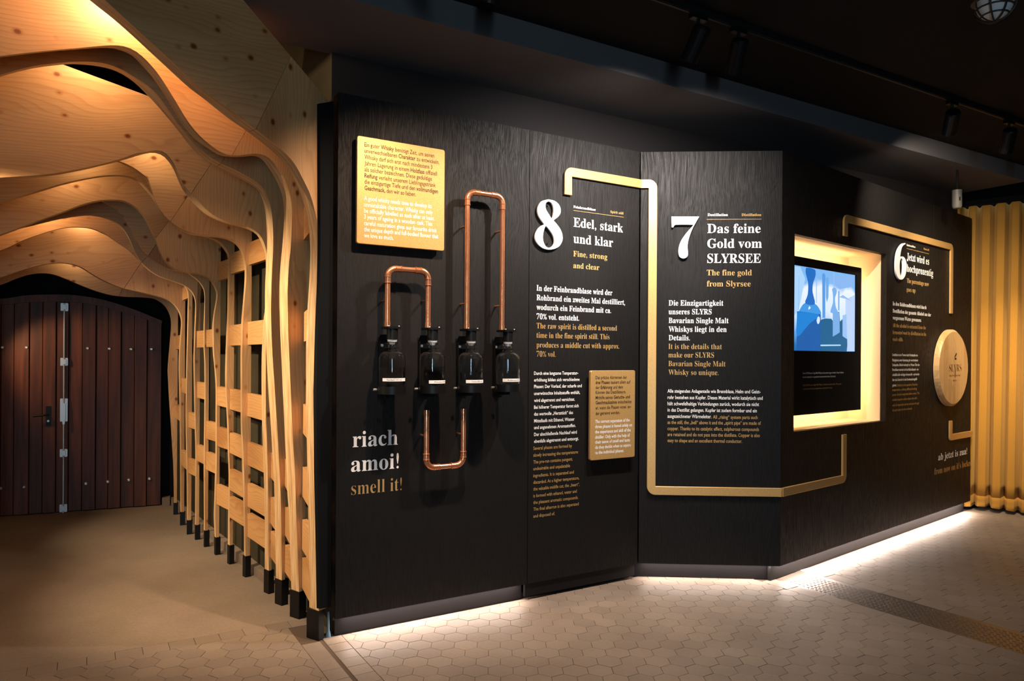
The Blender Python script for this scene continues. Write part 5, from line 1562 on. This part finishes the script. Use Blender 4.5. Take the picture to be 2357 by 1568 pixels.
# grey sensor housing hanging from the bulkhead
sp_ = at_z(2203, 438, 2.90)
ys = 6.15
d = ray(2203, 438); p1 = EYE + d * ys
d = ray(2203, 481); p0 = EYE + d * ys
t = thing('sensor_housing', (p1.x, p1.y, p0.z), 'small grey plastic sensor hanging above the right end of the wall', 'sensor')
rs = 0.038
mesh('body', *lathe((p1.x, p1.y, 0), [(rs * 0.4, p0.z), (rs * 0.8, p0.z + 0.006), (rs, p0.z + 0.022), (rs, p1.z)], 24), M_SENSOR, t, True)
mesh('eye', *fbox(Frame((p1.x, p1.y), (1, 0)), -0.005, 0.005, (p0.z + p1.z) / 2 - 0.016, (p0.z + p1.z) / 2 + 0.016, rs - 0.003, rs + 0.001), M_STEEL_BLK, t)
mesh('bracket', *sweep([(p1.x, p1.y, p1.z), (p1.x, p1.y, max(zU, p1.z + 0.02))], 0.010, 8), M_BLACK, t)
# blue-grey conduit stub beside the first rib foot
cb, ct = at_z(755.5, 1466), at_z(755.5, 1466)
zt_ = CAM_H - 0 + (ray(750.5, 1408).z) * cb.y
t = thing('conduit_stub', cb, 'blue-grey conduit stub between the nearest rib foot and the black wall', 'conduit')
mesh('tube', *lathe((cb.x, cb.y, 0), [(0.014, 0.0), (0.012, 0.012), (0.007, 0.035), (0.0065, max(0.05, zt_))], 12), mat('blue_grey_plastic', (0.10, 0.20, 0.26), 0.5), t, True)

# ------------------------------------------------------------------ lights inside the tunnel
def lamp(name, p, target, power, color, angle, size=0.05, blend=0.6):
    """small ceiling can between two ribs with its own light"""
    p = Vector(p); d = (Vector(target) - p).normalized()
    t = thing('can_light', p, name, 'spotlight', 'can lights between the ribs')
    hs = mesh('housing', *sweep([p - d * 0.10, p - d * 0.01, p - d * 0.01, p - d * 0.02], 0.04, 16, radii=[0.036, 0.04, 0.035, 0.001]), M_STEEL_BLK, t)
    mesh('lens', *sweep([p - d * 0.018, p - d * 0.014], 0.034, 16), M_LENSD, hs)
    l = bpy.data.lights.new('can_light_beam', 'SPOT')
    l.energy = power; l.color = color; l.spot_size = math.radians(angle); l.spot_blend = blend; l.shadow_soft_size = size
    o = bpy.data.objects.new('can_light_beam', l); COL.objects.link(o)
    o.location = p + d * 0.002
    o.rotation_euler = d.to_track_quat('-Z', 'Y').to_euler()
WT = (1.0, 0.72, 0.43)
def between(k, px, py, back):
    """a point off the face of rib k, above picture point, 'back' metres toward the visitor"""
    F = RFRAME[k]; u, z = F.uz(px, py)
    return F.P(u, z, back)
def face(k, px, py):
    F = RFRAME[k]; u, z = F.uz(px, py)
    return F.P(u, z, 0)
PT = []
def gap_lamp(k, px, py, power, label, off=0.13, color=WT):
    """small opal globe tucked into the gap in front of rib k; the deeper ones are added fill lights"""
    F = RFRAME[k]; u, z = F.uz(px, py); p = F.P(u, z, off)
    t = thing('globe_lamp', p, label, 'lamp', 'opal globe lamps hidden between the ribs')
    mesh('globe', *lathe((p.x, p.y, 0), [(0.004, p.z + 0.016), (0.012, p.z + 0.020), (0.016, p.z + 0.030), (0.012, p.z + 0.040), (0.004, p.z + 0.044)], 12), M_LENSD, t, True)
    mesh('cable', *sweep([p + Vector((0, 0, 0.044)), p + Vector((0, 0, 0.12))], 0.003, 6), M_STEEL_BLK, t)
    l = bpy.data.lights.new('globe_light', 'POINT'); l.energy = power; l.color = color; l.shadow_soft_size = 0.012
    o = bpy.data.objects.new('globe_light', l); COL.objects.link(o); o.location = p
gap_lamp(2, 300, -25, 26.0, 'opal globe behind the nearest rib')
gap_lamp(4, 200, 95, 10.0, 'opal globe behind the third rib')
gap_lamp(5, 345, 318, 2.5, 'opal globe behind the fourth rib')
gap_lamp(6, 190, 350, 2.0, 'added opal fill globe behind the fifth rib')  # this and the deeper globes are added fill, no lamp known there
gap_lamp(7, 150, 375, 3.0, 'added opal fill globe behind the sixth rib')
gap_lamp(10, 100, 470, 4.5, 'added opal fill globe behind the ninth rib')
gap_lamp(11, 190, 500, 4.0, 'added opal fill globe behind the tenth rib')
gap_lamp(12, 170, 585, 1.5, 'added opal fill globe behind the eleventh rib')
lamp('can light out of the picture, aimed at the nearest side ribs', (-2.616, 2.906, 2.30), (-1.50, 4.55, 0.85), 330, (1.0, 0.74, 0.48), 78)
lamp('can light out of the picture, aimed at the far side ribs', (-3.878, 4.63, 2.10), (-2.5, 5.9, 0.85), 150, (1.0, 0.74, 0.48), 78)
lamp('can light out of the picture, aimed at the plank door', (-4.49, 5.80, 1.75), (-3.6, 7.15, 0.95), 36, (1.0, 0.62, 0.34), 70)
tag(mesh('ceiling_passage', [(-7, 0.4, 4.2), (0.9, 0.4, 4.2), (0.9, 8.5, 4.2), (-7, 8.5, 4.2)], [(0, 1, 2, 3)], M_BLACK), 'black ceiling high above the wooden tunnel', kind='structure')

# ------------------------------------------------------------------ rear wall with a narrow glazed opening (seen only as reflections)
FRW = Frame((6.5, -3.6), (-1, 0))
tag(mesh('wall_rear', *prism(FRW, [(0, 0), (5.83, 0), (5.83, 2.35), (6.13, 2.35), (6.13, 0), (13, 0), (13, 3.6), (0, 3.6)], -0.1, 0.0), M_BLACK), 'black rear wall of the hall', kind='structure')
win = tag(thing('window_1', FRW.P(5.98, 0), 'narrow glazed daylight opening in the rear wall', None), None, kind='structure')
mesh('pane', *fbox(FRW, 5.85, 6.11, 0.03, 2.33, -0.06, -0.05), mat('daylit_glass', (0, 0, 0), 0.1, emit=(0.55, 0.80, 1.0), emit_s=55.0), win)
mesh('window_frame', *join(fbox(FRW, 5.83, 5.85, 0, 2.35, -0.08, -0.02), fbox(FRW, 6.11, 6.13, 0, 2.35, -0.08, -0.02), fbox(FRW, 5.85, 6.11, 1.02, 1.06, -0.08, -0.02)), M_STEEL_BLK, win)
